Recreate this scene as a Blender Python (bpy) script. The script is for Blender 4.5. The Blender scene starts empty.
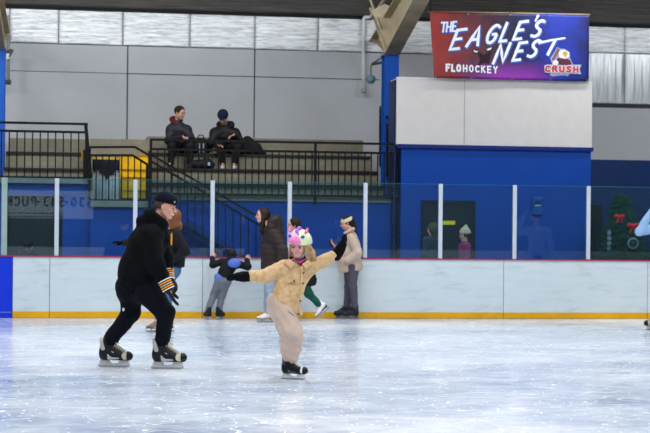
import bpy, math, random
import numpy as np
from mathutils import Vector, Matrix
random.seed(4)
S = bpy.context.scene
COL = S.collection

# ------------------------------------------------------------------ camera
FPX = 85/36*650
PSI = math.radians(8.6); ROLL = math.radians(0.52)
HC = 1.25; PX0, PY0 = 325.0, 241.0
FW = Vector((math.sin(PSI), math.cos(PSI), 0)); RT = Vector((math.cos(PSI), -math.sin(PSI), 0)); UP = Vector((0,0,1))
CAM = -24.8*FW + Vector((0,0,HC))
def uv(px, py):
    dx = px-PX0; v = -(py-PY0)
    return (dx*math.cos(ROLL)-v*math.sin(ROLL))/FPX, (v*math.cos(ROLL)+dx*math.sin(ROLL))/FPX
def ray(px, py):
    u, v = uv(px, py); return FW + u*RT + v*UP
def PY(px, py, Y):
    d = ray(px, py); return CAM + d*((Y-CAM.y)/d.y)
def PG(px, py, z=0):
    d = ray(px, py); return CAM + d*((z-CAM.z)/d.z)
def PD(px, py, D):
    return CAM + ray(px, py)*D

def set_camera():
    cd = bpy.data.cameras.new('camera'); c = bpy.data.objects.new('camera', cd); COL.objects.link(c)
    cd.lens = 85; cd.sensor_width = 36; cd.clip_end = 200; cd.shift_y = (PY0-216.5)/650
    X = RT*math.cos(ROLL)+UP*math.sin(ROLL); Yv = UP*math.cos(ROLL)-RT*math.sin(ROLL); Z = -FW
    m = Matrix((X, Yv, Z)).transposed().to_4x4(); m.translation = CAM
    c.matrix_world = m
    cd.dof.use_dof = True; cd.dof.focus_distance = 14.3; cd.dof.aperture_fstop = 5.6
    S.camera = c

# ------------------------------------------------------------------ materials
def lin(h):
    if isinstance(h, str):
        h = h.lstrip('#'); h = [int(h[i:i+2], 16)/255 for i in (0,2,4)]
    return tuple((c/12.92 if c <= .04045 else ((c+.055)/1.055)**2.4) for c in h)+(1,)
class NT:
    def __init__(s, name):
        s.m = bpy.data.materials.new(name); s.m.use_nodes = True
        s.t = s.m.node_tree; s.n = s.t.nodes; s.l = s.t.links
        s.b = s.n['Principled BSDF']; s.out = s.n['Material Output']
    def node(s, typ, **kw):
        n = s.n.new(typ)
        for k, v in kw.items():
            if k == 'ins':
                for a, b in v.items():
                    if isinstance(b, bpy.types.NodeSocket): s.l.new(b, n.inputs[a])
                    else: n.inputs[a].default_value = b
            else: setattr(n, k, v)
        return n
    def coords(s, scale=(1,1,1), rot=(0,0,0), space='Object'):
        tc = s.node('ShaderNodeTexCoord')
        mp = s.node('ShaderNodeMapping', ins={'Vector': tc.outputs[space], 'Scale': scale, 'Rotation': rot})
        return mp.outputs[0]
    def noise(s, vec, scale, detail=3, rough=.55, dist=0):
        return s.node('ShaderNodeTexNoise', ins={'Vector': vec, 'Scale': scale, 'Detail': detail, 'Roughness': rough, 'Distortion': dist}).outputs['Fac']
    def ramp(s, fac, stops, interp='LINEAR'):
        r = s.node('ShaderNodeValToRGB', ins={'Fac': fac}); cr = r.color_ramp; cr.interpolation = interp
        while len(cr.elements) < len(stops): cr.elements.new(.5)
        for e, (p, c) in zip(cr.elements, stops):
            e.position = p; e.color = c if isinstance(c, tuple) else ((c,c,c,1) if isinstance(c, (int,float)) else lin(c))
        return r.outputs[0]
    def mix(s, fac, a, b, mode='MIX'):
        n = s.node('ShaderNodeMix', data_type='RGBA', blend_type=mode)
        for i, v in ((0, fac), (6, a), (7, b)):
            if isinstance(v, bpy.types.NodeSocket): s.l.new(v, n.inputs[i])
            elif i == 0: n.inputs[0].default_value = v
            else: n.inputs[i].default_value = v if isinstance(v, tuple) else lin(v)
        return n.outputs[2]
    def math(s, op, a, b=0.0, c=None):
        n = s.node('ShaderNodeMath', operation=op)
        for i, v in enumerate((a, b) + ((c,) if c is not None else ())):
            if isinstance(v, bpy.types.NodeSocket): s.l.new(v, n.inputs[i])
            else: n.inputs[i].default_value = v
        return n.outputs[0]
    def bump(s, h, strength, dist=.01):
        n = s.node('ShaderNodeBump', ins={'Height': h, 'Strength': strength, 'Distance': dist})
        s.l.new(n.outputs[0], s.b.inputs['Normal'])
    def set(s, **kw):
        for k, v in kw.items():
            k = k.replace('_', ' ')
            if isinstance(v, bpy.types.NodeSocket): s.l.new(v, s.b.inputs[k])
            else: s.b.inputs[k].default_value = v
MATS = {}
def mat(name, col, rough=.6, var=.12, scale=6, bump=0, bscale=60, metal=0, spec=.25, sheen=0, stretch=(1,1,1)):
    if name in MATS: return MATS[name]
    t = NT(name); c = lin(col)
    v = t.coords(stretch); n = t.noise(v, scale, 4)
    lo = tuple(x*(1-var) for x in c[:3])+(1,); hi = tuple(min(1, x*(1+var)) for x in c[:3])+(1,)
    t.set(Base_Color=t.ramp(n, [(.3, lo), (.7, hi)]), Roughness=rough, Metallic=metal)
    t.b.inputs['Specular IOR Level'].default_value = spec
    if sheen: t.b.inputs['Sheen Weight'].default_value = sheen
    if bump: t.bump(t.noise(v, bscale, 3), bump, .004)
    MATS[name] = t.m
    return t.m

# ------------------------------------------------------------------ objects
def link(name, me, m=None, parent=None, **props):
    o = bpy.data.objects.new(name, me); COL.objects.link(o)
    if parent is not None: o.parent = parent
    if m is not None and me is not None and not me.materials: me.materials.append(m)
    for k, v in props.items():
        if v is not None: o[{'cat':'category'}.get(k, k)] = v
    return o
def empty(name, loc=(0,0,0), rz=0, label=None, cat=None, group=None):
    o = link(name, None, label=label, cat=cat, group=group); o.location = loc; o.rotation_euler = (0,0,rz)
    o.empty_display_size = .2
    return o
def dup(root, name=None, label=None, offset=None):
    def cp(o, par):
        c = o.copy(); COL.objects.link(c); c.parent = par
        for ch in list(o.children): cp(ch, c)
        return c
    r = cp(root, root.parent)
    if label: r['label'] = label
    if offset is not None: r.location = Vector(root.location)+Vector(offset)
    return r

class MB:
    """collects shapes into one mesh"""
    def __init__(s): s.v = []; s.f = []
    def add(s, vs, fs):
        b = len(s.v); s.v += [tuple(x) for x in vs]; s.f += [tuple(b+i for i in f) for f in fs]; return s
    def box(s, a, b, ch=0):
        x0,y0,z0 = [min(p,q) for p,q in zip(a,b)]; x1,y1,z1 = [max(p,q) for p,q in zip(a,b)]
        vs = [(x0,y0,z0),(x1,y0,z0),(x1,y1,z0),(x0,y1,z0),(x0,y0,z1),(x1,y0,z1),(x1,y1,z1),(x0,y1,z1)]
        return s.add(vs, [(0,3,2,1),(4,5,6,7),(0,1,5,4),(1,2,6,5),(2,3,7,6),(3,0,4,7)])
    def bar(s, a, b, w, h=None, up=(0,0,1)):
        a = Vector(a); b = Vector(b); h = h or w; d = (b-a).normalized(); u = Vector(up)
        if abs(d.dot(u)) > .99: u = Vector((0,1,0))
        sd = d.cross(u).normalized(); u = sd.cross(d).normalized()
        vs = []
        for p in (a, b):
            for i, j in ((-1,-1),(1,-1),(1,1),(-1,1)): vs.append(p+sd*i*w/2+u*j*h/2)
        return s.add(vs, [(0,1,2,3),(7,6,5,4),(0,4,5,1),(1,5,6,2),(2,6,7,3),(3,7,4,0)])
    def tube(s, pts, r, n=10, cap=True):
        pts = [Vector(p) for p in pts]; R = r if isinstance(r, (list,tuple)) else [r]*len(pts)
        vs = []; prev = None
        for i, p in enumerate(pts):
            d = (pts[min(i+1,len(pts)-1)]-pts[max(i-1,0)]).normalized()
            if prev is None: x = d.orthogonal().normalized()
            else:
                x = prev-d*prev.dot(d); x = x.normalized() if x.length > 1e-6 else d.orthogonal().normalized()
            prev = x; y = d.cross(x)
            vs += [p+(x*math.cos(2*math.pi*k/n)+y*math.sin(2*math.pi*k/n))*R[i] for k in range(n)]
        fs = []
        for i in range(len(pts)-1):
            for k in range(n):
                k2 = (k+1) % n; fs.append((i*n+k, i*n+k2, (i+1)*n+k2, (i+1)*n+k))
        if cap: fs += [tuple(range(n))[::-1], tuple((len(pts)-1)*n+k for k in range(n))]
        return s.add(vs, fs)
    def prism(s, poly, o, ex, ey, ez, depth):
        """2-D polygon in the (ex, ey) plane at o, extruded along ez"""
        o = Vector(o); ex = Vector(ex); ey = Vector(ey); ez = Vector(ez); n = len(poly)
        fr = [o+ex*x+ey*y for x, y in poly]; bk = [p+ez*depth for p in fr]
        fs = [tuple(range(n)), tuple(range(2*n-1, n-1, -1))]+[(i, n+i, n+(i+1) % n, (i+1) % n) for i in range(n)]
        return s.add(fr+bk, fs)
    def sphere(s, c, r, nu=14, nv=9, sc=(1,1,1)):
        c = Vector(c); vs = [c+Vector((0,0,r*sc[2]))]; fs = []
        for j in range(1, nv):
            t = math.pi*j/nv
            for i in range(nu):
                p = 2*math.pi*i/nu
                vs.append(c+Vector((r*sc[0]*math.sin(t)*math.cos(p), r*sc[1]*math.sin(t)*math.sin(p), r*sc[2]*math.cos(t))))
        vs.append(c-Vector((0,0,r*sc[2]))); L = len(vs)-1
        for i in range(nu):
            i2 = (i+1) % nu; fs += [(0, 1+i, 1+i2), (L, L-nu+i2, L-nu+i)]
            for j in range(nv-2): fs.append((1+j*nu+i, 1+(j+1)*nu+i, 1+(j+1)*nu+i2, 1+j*nu+i2))
        return s.add(vs, fs)
    def mesh(s, name, smooth=False):
        me = bpy.data.meshes.new(name); me.from_pydata(s.v, [], s.f); me.update()
        if smooth: me.polygons.foreach_set('use_smooth', [True]*len(me.polygons))
        return me
    def build(s, name, m, parent=None, smooth=False, bevel=0, **props):
        o = link(name, s.mesh(name, smooth), m, parent, **props)
        if bevel:
            b = o.modifiers.new('bevel', 'BEVEL'); b.width = bevel; b.segments = 2; b.limit_method = 'ANGLE'
        return o

# ------------------------------------------------------------------ implicit surfaces (for figures and cloth)
def V3(p): return np.array(p, float)
def rc(a, b, ra, rb=None, k=.02, flat=None, op='u'):
    return ('rc', V3(a), V3(b), ra, ra if rb is None else rb, k, flat, op)
def el(c, r, ax=None, k=.02, op='u'):
    return ('el', V3(c), V3(r), np.eye(3) if ax is None else np.array([V3(a) for a in ax]), k, op)
def bxp(c, h, ax=None, rd=.005, k=.01, op='u'):
    return ('bx', V3(c), V3(h), np.eye(3) if ax is None else np.array([V3(a) for a in ax]), rd, k, op)
def cut(p, n, k=.004):          # removes everything on the side n points to
    return ('cut', V3(p), V3(n)/np.linalg.norm(n), k)
def pbox(p):
    if p[0] == 'rc':
        a, b, ra, rb = p[1:5]; R = max(ra, rb)*(max(1, p[6][1]) if p[6] is not None else 1)
        return np.minimum(a, b)-R, np.maximum(a, b)+R
    if p[0] == 'el':
        R = np.sqrt(((p[3].T*p[2])**2).sum(1)); return p[1]-R, p[1]+R
    if p[0] == 'bx':
        R = np.abs(p[3].T*p[2]).sum(1)+p[4]; return p[1]-R, p[1]+R
def smin(a, b, k):
    if k <= 0: return np.minimum(a, b)
    h = np.clip(.5+.5*(b-a)/k, 0, 1); return b*(1-h)+a*h-k*h*(1-h)
def axis(lo, hi, res, fine):
    out = [lo]
    while out[-1] < hi:
        x = out[-1]; r = res
        for a, b, f in fine:
            if a-f <= x <= b: r = min(r, f)
            elif x < a and x+r > a: r = max(min(r, a-x), f)
        out.append(x+r)
    return np.array(out)
def sdf_mesh(name, prims, res, fine=(), disp=None):
    bs = [pbox(p) for p in prims if p[0] != 'cut' and p[-1] == 'u']
    lo = np.min([b[0] for b in bs], 0)-2.5*res; hi = np.max([b[1] for b in bs], 0)+2.5*res
    ax = [axis(lo[i], hi[i], res, [(f[0][i]-f[1], f[0][i]+f[1], f[2]) for f in fine]) for i in range(3)]
    shp = tuple(len(a) for a in ax); F = np.full(shp, 1.0)
    for p in prims:
        if p[0] == 'cut':
            q, n, k = p[1:]
            d = (ax[0]-q[0])[:,None,None]*n[0]+(ax[1]-q[1])[None,:,None]*n[1]+(ax[2]-q[2])[None,None,:]*n[2]
            F = -smin(-F, -d, k); continue
        b0, b1 = pbox(p); k = p[-3] if p[0] == 'rc' else p[-2]; mg = k+2.5*res
        sl = tuple(slice(max(0, np.searchsorted(ax[i], b0[i]-mg)-1), np.searchsorted(ax[i], b1[i]+mg)+1) for i in range(3))
        X = ax[0][sl[0]][:,None,None]; Y = ax[1][sl[1]][None,:,None]; Z = ax[2][sl[2]][None,None,:]
        if 0 in (X.size, Y.size, Z.size): continue
        op = p[-1]
        if p[0] == 'rc':
            _, a, b, ra, rb, k, flat, _ = p
            px, py, pz = X-a[0], Y-a[1], Z-a[2]; ab = b-a; sc = 1
            if flat is not None:
                n, sc = V3(flat[0]), flat[1]; n = n/np.linalg.norm(n); dn = (px*n[0]+py*n[1]+pz*n[2])*(1/sc-1)
                px, py, pz = px+dn*n[0], py+dn*n[1], pz+dn*n[2]
                ab = ab+n*(ab@n)*(1/sc-1)
            t = np.clip((px*ab[0]+py*ab[1]+pz*ab[2])/max(ab@ab, 1e-9), 0, 1)
            d = np.sqrt((px-t*ab[0])**2+(py-t*ab[1])**2+(pz-t*ab[2])**2)-(ra+t*(rb-ra))
            d = d*min(1, sc*1.25)
        elif p[0] == 'el':
            _, c, r, A, k, _ = p
            q = [(X-c[0])*A[i][0]+(Y-c[1])*A[i][1]+(Z-c[2])*A[i][2] for i in range(3)]
            k0 = np.sqrt(sum((q[i]/r[i])**2 for i in range(3))); k1 = np.sqrt(sum((q[i]/r[i]**2)**2 for i in range(3)))+1e-9
            d = k0*(k0-1)/k1
        else:
            _, c, h, A, rd, k, _ = p
            q = [np.abs((X-c[0])*A[i][0]+(Y-c[1])*A[i][1]+(Z-c[2])*A[i][2])-h[i]+rd for i in range(3)]
            d = np.sqrt(sum(np.maximum(x, 0)**2 for x in q))+np.minimum(np.maximum(np.maximum(q[0], q[1]), q[2]), 0)-rd
        cur = F[sl]
        F[sl] = smin(cur, d, k) if op == 'u' else -smin(-cur, d, k)
    if disp is not None:
        F += disp(ax[0][:,None,None], ax[1][None,:,None], ax[2][None,None,:])
    F[0] = F[-1] = 1; F[:,0] = F[:,-1] = 1; F[:,:,0] = F[:,:,-1] = 1
    In = F < 0
    c8 = [(i,j,k) for i in (0,1) for j in (0,1) for k in (0,1)]
    n0, n1, n2 = shp
    cnt = sum(In[i:n0-1+i, j:n1-1+j, k:n2-1+k].astype(np.int8) for i,j,k in c8)
    cells = np.argwhere((cnt > 0) & (cnt < 8))
    if len(cells) == 0: raise RuntimeError('empty '+name)
    idx = np.full((n0-1, n1-1, n2-1), -1, np.int64); idx[tuple(cells.T)] = np.arange(len(cells))
    acc = np.zeros((len(cells), 3)); m = np.zeros(len(cells))
    for A in c8:
        for d in range(3):
            if A[d]: continue
            B = list(A); B[d] = 1
            ia = cells+np.array(A); ib = cells+np.array(B)
            fa = F[tuple(ia.T)]; fb = F[tuple(ib.T)]; w = (fa < 0) != (fb < 0)
            t = np.where(w, fa/np.where(w, fa-fb, 1), 0)
            P = np.stack([ax[q][ia[:,q]] for q in range(3)], 1)
            P[:,d] += t*(ax[d][ib[:,d]]-ax[d][ia[:,d]])
            acc += P*w[:,None]; m += w
    verts = acc/m[:,None]
    quads = []
    for d in range(3):
        o1, o2 = (d+1) % 3, (d+2) % 3
        s0 = [slice(None)]*3; s1 = [slice(None)]*3; s0[d] = slice(0, -1); s1[d] = slice(1, None)
        a = In[tuple(s0)]; b = In[tuple(s1)]
        e = np.argwhere(a != b); e = e[(e[:,o1] > 0) & (e[:,o2] > 0) & (e[:,o1] < shp[o1]-1) & (e[:,o2] < shp[o2]-1)]
        fl = a[tuple(e.T)]
        def cidx(da, db):
            q = e.copy(); q[:,o1] -= da; q[:,o2] -= db; return idx[tuple(q.T)]
        Q = np.stack([cidx(1,1), cidx(0,1), cidx(0,0), cidx(1,0)], 1)
        Q[~fl] = Q[~fl][:, ::-1]; quads.append(Q)
    Q = np.concatenate(quads); Q = Q[(Q >= 0).all(1)]
    # light smoothing
    for _ in range(1):
        s = np.zeros_like(verts); c = np.zeros(len(verts))
        for i in range(4):
            np.add.at(s, Q[:,i], verts[Q[:,(i+1) % 4]]+verts[Q[:,(i+3) % 4]]); np.add.at(c, Q[:,i], 2)
        verts = verts*.5+s/np.maximum(c, 1)[:,None]*.5
    me = bpy.data.meshes.new(name)
    me.vertices.add(len(verts)); me.vertices.foreach_set('co', verts.ravel())
    me.loops.add(Q.size); me.loops.foreach_set('vertex_index', Q.ravel())
    me.polygons.add(len(Q)); me.polygons.foreach_set('loop_start', np.arange(0, Q.size, 4)); me.polygons.foreach_set('loop_total', np.full(len(Q), 4))
    me.polygons.foreach_set('use_smooth', np.ones(len(Q), bool))
    me.update(calc_edges=True); me.validate()
    return me
def folds(amp, sx=14, sz=9, seed=0):
    amp = amp*1.35
    """cloth folds"""
    def f(X, Y, Z):
        a = np.sin(sx*X+7*np.sin(3.1*Z+seed)+seed)*np.sin(sx*.8*Y+2.3*seed+2*np.sin(5*Z))
        b = np.sin(sz*2.3*Z+5*np.sin(6*X+seed)+3*np.sin(5*Y+1.7*seed))
        c = np.sin(31*Z+9*X+seed)*np.sin(27*X-13*Z+11*Y)
        e = np.sin(50*Z+7*np.sin(12*X+seed)+5*np.sin(10*Y))*np.sin(9*Z+13*X+2*seed)
        return amp*(.4*a+.4*b+.3*c+.3*e)
    return f
# ------------------------------------------------------------------ people
def nrm(v): v = V3(v); return v/np.linalg.norm(v)
def frame(f, u=(0,0,1)):
    f = nrm(f); r = nrm(np.cross(f, V3(u))); return f, r, np.cross(r, f)
class Fig:
    """a figure's local frame: x to the camera's right, y away from it, z up; joints are measured off the photo with a depth offset"""
    def __init__(s, px, D, k, label, group=None, z0=0, name='person'):
        s.D = D; base = PD(px, 300, D); s.base = Vector((base.x, base.y, z0)); s.k = k
        s.root = empty(name, s.base, -PSI, label, 'person', group)
    def j(s, px, py, b=0.0):
        p = PD(px, py, s.D+b)-s.base; return V3((p.dot(RT), p.dot(FW), p.z))
    def part(s, name, prims, res, m, parent=None, fine=(), disp=None, **pr):
        return link(name, sdf_mesh(name, prims, res, fine, disp), m, parent or s.root, **pr)

def head_prims(c, F, h, smile=0, ear=True):
    f, r, u = F; P = lambda a, b, d: c+h*(a*f+b*r+d*u)
    L = [el(P(-.05,0,.13), (.43*h,.345*h,.37*h), (f,r,u), .03*h),
         el(P(.09,0,-.12), (.27*h,.265*h,.34*h), (f,r,u), .08*h),
         el(P(.25,0,-.40), (.085*h,.09*h,.07*h), (f,r,u), .09*h)]
    for sg in (-1, 1):
        L += [rc(P(-.02,sg*.24,-.2), P(.2,sg*.09,-.41), .07*h, .06*h, .07*h),
              el(P(.26,sg*.17,-.14), (.1*h,.1*h,.1*h), (f,r,u), .06*h),
              rc(P(.36,sg*.03,.085), P(.31,sg*.2,.085), .04*h, .035*h, .05*h)]
    L += [el(P(.40,sg*.15,.0), (.07*h,.085*h,.05*h), (f,r,u), .035*h, 's') for sg in (-1,1)]
    L += [rc(P(.365,0,.04), P(.46,0,-.13), .03*h, .045*h, .035*h)]
    L += [el(P(.415,sg*.055,-.145), (.04*h,.03*h,.028*h), (f,r,u), .02*h) for sg in (-1,1)]
    L += [rc(P(.365,-.07,-.235), P(.365,.07,-.235), .03*h, .03*h, .025*h), rc(P(.36,-.06,-.285), P(.36,.06,-.285), .032*h, .032*h, .025*h)]
    if ear:
        for sg in (-1, 1):
            L += [el(P(-.03,sg*.345,-.02), (.075*h,.035*h,.125*h), (f,r,u), .015*h),
                  el(P(-.015,sg*.385,.0), (.035*h,.03*h,.07*h), (f,r,u), .01*h, 's')]
    return L
def face_parts(fig, par, c, F, h, iris='#4a3a2a', brow='#4a3524', smile=False, lip='#a8645a'):
    f, r, u = F; P = lambda a, b, d: c+h*(a*f+b*r+d*u)
    for sg in (-1, 1):
        mb = MB(); e = P(.318,sg*.15,-.005); mb.sphere(e, .058*h, 10, 7)
        o = mb.build('eye', mat('eye_white', '#a39690', .3), par, True)
        q = e+h*.026*f+h*.0*r; MB().sphere(q, .044*h, 10, 7).build('iris', mat('iris'+iris, iris, .25), o, True)
        MB().tube([P(.395,sg*.07,.085), P(.40,sg*.14,.115), P(.345,sg*.235,.09)], [.012*h,.018*h,.008*h], 6).build('eyebrow', mat('brow'+brow, brow, .9), par, True)
    if smile:
        MB().tube([P(.28,-.16,-.205), P(.362,-.08,-.25), P(.385,0,-.262), P(.362,.08,-.25), P(.28,.16,-.205)], [.01*h,.022*h,.026*h,.022*h,.01*h], 8).build('teeth', mat('teeth', '#e8e2da', .3), par, True)
    MB().tube([P(.325,-.12,-.24), P(.382,-.04,-.228), P(.382,.04,-.228), P(.325,.12,-.24)], [.008*h,.014*h,.014*h,.008*h], 6).build('lips', mat('lip'+lip, lip, .45), par, True)

def hand_prims(W, d, n, sz=1.0, curl=.35, side=1, fat=0.0, spread=.06):
    d = nrm(d); n = V3(n)-d*(V3(n)@d); n = nrm(n); a = np.cross(n, d)*side; L = []
    xs = (.032, .011, -.011, -.031); ln = (.073,.081,.075,.057)
    for i in range(4):
        kn = W+sz*(.088*d*(1 if i in (1,2) else .94)+a*xs[i]); L.append(rc(W+sz*(a*xs[i]*.55+d*.008), kn, sz*.0135+fat, sz*.0105+fat, .012*sz))
        p = kn; ang = curl*.5; sp = spread*(1.5-i); l = ln[i]*sz; r = sz*.0092+fat
        for q, fr in enumerate((.45, .3, .25)):
            dd = nrm(d*math.cos(ang)+n*math.sin(ang)+a*sp); e = p+dd*l*fr
            L.append(rc(p, e, r, r*.9, .003)); p = e; r *= .9; ang += curl
    t0 = W+sz*(d*.018+a*.022); t1 = W+sz*(d*.052+a*.052+n*.014); t2 = W+sz*(d*.083+a*.062+n*.024); t3 = W+sz*(d*.106+a*.060+n*.034)
    L += [rc(t0, t1, sz*.016+fat, sz*.012+fat, .01), rc(t1, t2, sz*.0115+fat, sz*.010+fat, .003), rc(t2, t3, sz*.010+fat, sz*.0082+fat, .003)]
    return L

def body(fig, J, skin, res=.014, hres=.008, head_h=.225, hands=None, face=None, ear=True, head_only_face=True, handres=None):
    """one continuous mesh: head, neck, trunk, limbs, hands, feet"""
    k = fig.k; c = J['head']; F = frame(J['face'], J.get('hup', (0,0,1))); tf = nrm(J['front'])
    L = []
    L += [rc(J['pelvis'], J['waist'], .115*k, .10*k, .05, (tf,.75)), rc(J['waist'], J['chest'], .105*k, .125*k, .05, (tf,.72)),
          rc(J['chest'], J['neck'], .12*k, .06*k, .05, (tf,.8)),
          rc(J['neck'], c-head_h*(.12*F[2]+.06*F[0]), .055*k, .052*k, .03)]
    for s in 'ab':
        L += [rc(J['chest']*.3+J['sh'+s]*.7, J['sh'+s], .06*k, .052*k, .04), rc(J['sh'+s], J['el'+s], .048*k, .036*k, .03), rc(J['el'+s], J['wr'+s], .036*k, .025*k, .015),
              rc(J['hip'+s], J['kn'+s], .08*k, .05*k, .04), rc(J['kn'+s], J['an'+s], .05*k, .033*k, .03)]
        if J.get('toe'+s) is not None:
            t = nrm(J['toe'+s]); L.append(rc(J['an'+s]-V3((0,0,.04*k)), J['an'+s]+t*.12*k-V3((0,0,.045*k)), .033*k, .026*k, .02))
        if hands and hands.get(s) is not None:
            L += hand_prims(J['wr'+s], *hands[s]['d'], sz=hands[s].get('sz', k), curl=hands[s].get('curl', .35), side=hands[s].get('side', 1))
    L += head_prims(c, F, head_h, ear=ear)
    fine = [(c, head_h*.62, hres)]
    if handres:
        for s in 'ab':
            if hands and hands.get(s) is not None: fine.append((J['wr'+s]+nrm(hands[s]['d'][0])*.08*k, .12*k, handres))
    b = fig.part('body', L, res, skin, fine=fine)
    if face is not None: face_parts(fig, b, c, F, head_h, **face)
    return b, c, F

def skin_mat(name, col, bump=.1):
    if name in MATS: return MATS[name]
    t = NT(name); c = lin(col); v = t.coords(); n = t.noise(v, 14, 3)
    t.set(Base_Color=t.ramp(n, [(.3, tuple(x*.88 for x in c[:3])+(1,)), (.7, c)]), Roughness=.5, Subsurface_Weight=.08, Subsurface_Scale=.02)
    t.b.inputs['Subsurface Radius'].default_value = (.6,.2,.1); MATS[name] = t.m; return t.m

def limb_pair(J, s, names, radii, k=.02):
    return [rc(J[names[i]+s], J[names[i+1]+s], radii[i], radii[i+1], k) for i in range(len(names)-1)]
def mid(a, b, t=.5): return V3(a)*(1-t)+V3(b)*t

# ---- skates: unit frame x toe, y side, z up; blade's underside at z = 0
_sk = {}
def skate(fig, ground, toe, style='hockey', L=.30, up=(0,0,1), label=None, cols=None):
    """ground: point under the ankle on the ice"""
    cols = cols or {}
    key = (style, round(L,3), tuple(sorted(cols.items())))
    f = nrm(toe); u = nrm(up); f = nrm(f-u*(f@u)); r = np.cross(u, f)
    s = L/.30
    if key not in _sk:
        d = {}
        black = mat('sk'+cols.get('boot', '#15161a'), cols.get('boot', '#15161a'), .45, .2)
        X = lambda x, y, z: V3((x*s, y*s, z*s))
        if style == 'hockey':
            boot = [rc(X(-.05,0,.130), X(-.045,0,.11), .050*s, .048*s, .02, ((0,1,0),.85)), rc(X(-.04,0,.108), X(.13,0,.104), .048*s, .046*s, .02, ((0,1,0),.9)),
                    rc(X(.10,0,.104), X(.178,0,.104), .046*s, .044*s, .02, ((0,1,0),.95)), rc(X(-.025,0,.13), X(-.02,0,.235), .054*s, .060*s, .03, ((0,1,0),.82)),
                    rc(X(-.065,0,.16), X(-.082,0,.268), .026*s, .012*s, .02), rc(X(0,0,.185), X(.11,0,.118), .046*s, .044*s, .03, ((0,1,0),.85)),
                    cut(X(0,0,.066), (0,0,-1))]
            d['skate'] = (sdf_mesh('skate', boot, .0085*s), black)
            pan = mat('panel'+cols.get('panel', '#aaa9a6'), cols.get('panel', '#aaa9a6'), .4, .15)
            for nm, prs, mm in (
                ('ankle_guard', [rc(X(-.045,0,.175), X(-.062,0,.245), .040*s, .034*s, .01, ((0,1,0),1.25)), cut(X(-.015,0,0), (1,0,0))], pan),
                ('side_panel', [rc(X(.012,0,.088), X(-.035,0,.165), .024*s, .018*s, .01, ((0,1,0),2.35)), rc(X(.10,0,.088), X(.0,0,.084), .016*s, .016*s, .01, ((0,1,0),3.15)), rc(X(.03,0,.15), X(.075,0,.125), .012*s, .010*s, .004, ((0,1,0),4.2))], pan),
                ('toe_cap', [el(X(.172,0,.106), (.056*s,.046*s,.048*s), None, .01), cut(X(.168,0,0), (-1,0,0)), cut(X(0,0,.064), (0,0,-1))], mat('toecap', '#101013', .3)),
                ('toe_band', [rc(X(.128,0,.108), X(.152,0,.106), .051*s, .050*s, .01, ((0,1,0),.95)), cut(X(0,0,.068), (0,0,-1))], mat('lacegrey'+cols.get('lace', '#b9b3a0'), cols.get('lace', '#b9b3a0'), .8))):
                d[nm] = (sdf_mesh(nm, prs, .0075*s), mm)
            lc = MB()
            for q in range(6):
                t = q/5; x = .045+.095*t; z = .222-.062*t; w = .034
                lc.tube([X(x-.012,-w,z-.012), X(x+.004,0,z+.006), X(x+.014,w,z-.014)], .0055*s, 6); lc.tube([X(x-.012,w,z-.012), X(x+.004,0,z+.006), X(x+.014,-w,z-.014)], .0055*s, 6)
            lc.tube([X(.045,0,.235), X(.06,.035,.245), X(.085,.05,.22)], .005*s, 6); lc.tube([X(.045,0,.235), X(.06,-.035,.245), X(.085,-.05,.22)], .005*s, 6)
            d['laces'] = (lc.mesh('laces', True), mat('lace'+cols.get('lace', '#b9b3a0'), cols.get('lace', '#b9b3a0'), .8))
            hold = MB(); prof = [(-.085,.068),(-.09,.04),(-.095,.018),(.19,.018),(.19,.038),(.175,.068),(.105,.068),(.085,.038),(.02,.034),(-.005,.068)]
            hold.prism([(x*s, z*s) for x, z in prof], X(0,.012,0), (1,0,0), (0,0,1), (0,-1,0), .024*s)
            hm = mat('holder'+cols.get('holder', '#b4b4ae'), cols.get('holder', '#b4b4ae'), .4)
            d['blade_holder'] = (hold.mesh('blade_holder'), hm)
        else:
            boot = [rc(X(-.05,0,.125), X(-.045,0,.115), .038*s, .036*s, .02), rc(X(-.045,0,.12), X(.11,0,.088), .036*s, .032*s, .02),
                    rc(X(.10,0,.082), X(.165,0,.08), .033*s, .026*s, .02, ((0,0,1),.85)), rc(X(-.03,0,.13), X(-.025,0,.25), .042*s, .047*s, .03, ((0,1,0),.85)),
                    rc(X(0,0,.16), X(.09,0,.10), .03*s, .03*s, .03), cut(X(0,0,.062), (0,0,-1)), cut(X(0,0,.262), (0,0,1))]
            d['skate'] = (sdf_mesh('skate', boot, .009*s), mat('fig'+cols.get('boot', '#e6e4e6'), cols.get('boot', '#e6e4e6'), .4, .08))
            so = MB(); so.prism([(x*s, z*s) for x, z in [(-.09,.05),(-.09,.085),(-.03,.085),(-.02,.066),(.19,.062),(.19,.052),(-.015,.054),(-.03,.05)]], X(0,.028,0), (1,0,0), (0,0,1), (0,-1,0), .056*s)
            d['sole'] = (so.mesh('sole'), mat('sole', '#5b4a3c', .6))
            lc = MB()
            for q in range(7):
                t = q/6; x = .03+.06*t; z = .235-.105*t; w = .024
                lc.tube([X(x-.01,-w,z), X(x+.008,0,z), X(x-.006,w,z-.01)], .004*s, 6)
            d['laces'] = (lc.mesh('laces', True), mat('lacew', '#cfcfd4', .8))
            hold = MB(); hold.box(X(-.07,-.006,.02), X(-.05,.006,.052)); hold.box(X(.09,-.006,.02), X(.12,.006,.055)); hold.box(X(-.08,-.005,.016), X(.19,.005,.026))
            d['blade_holder'] = (hold.mesh('blade_holder'), mat('steel', '#b0b4ba', .25, metal=.9))
        bl = MB(); pr = [(-.104,.022),(-.108,.012),(-.10,.002),(-.075,0),(.15,0),(.185,.006),(.198,.016),(.196,.024)]
        bl.prism([(x*s, z*s) for x, z in pr], X(0,.0022,0), (1,0,0), (0,0,1), (0,-1,0), .0044*s)
        d['blade'] = (bl.mesh('blade'), mat('steel', '#b0b4ba', .25, metal=.9))
        _sk[key] = d
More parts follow.
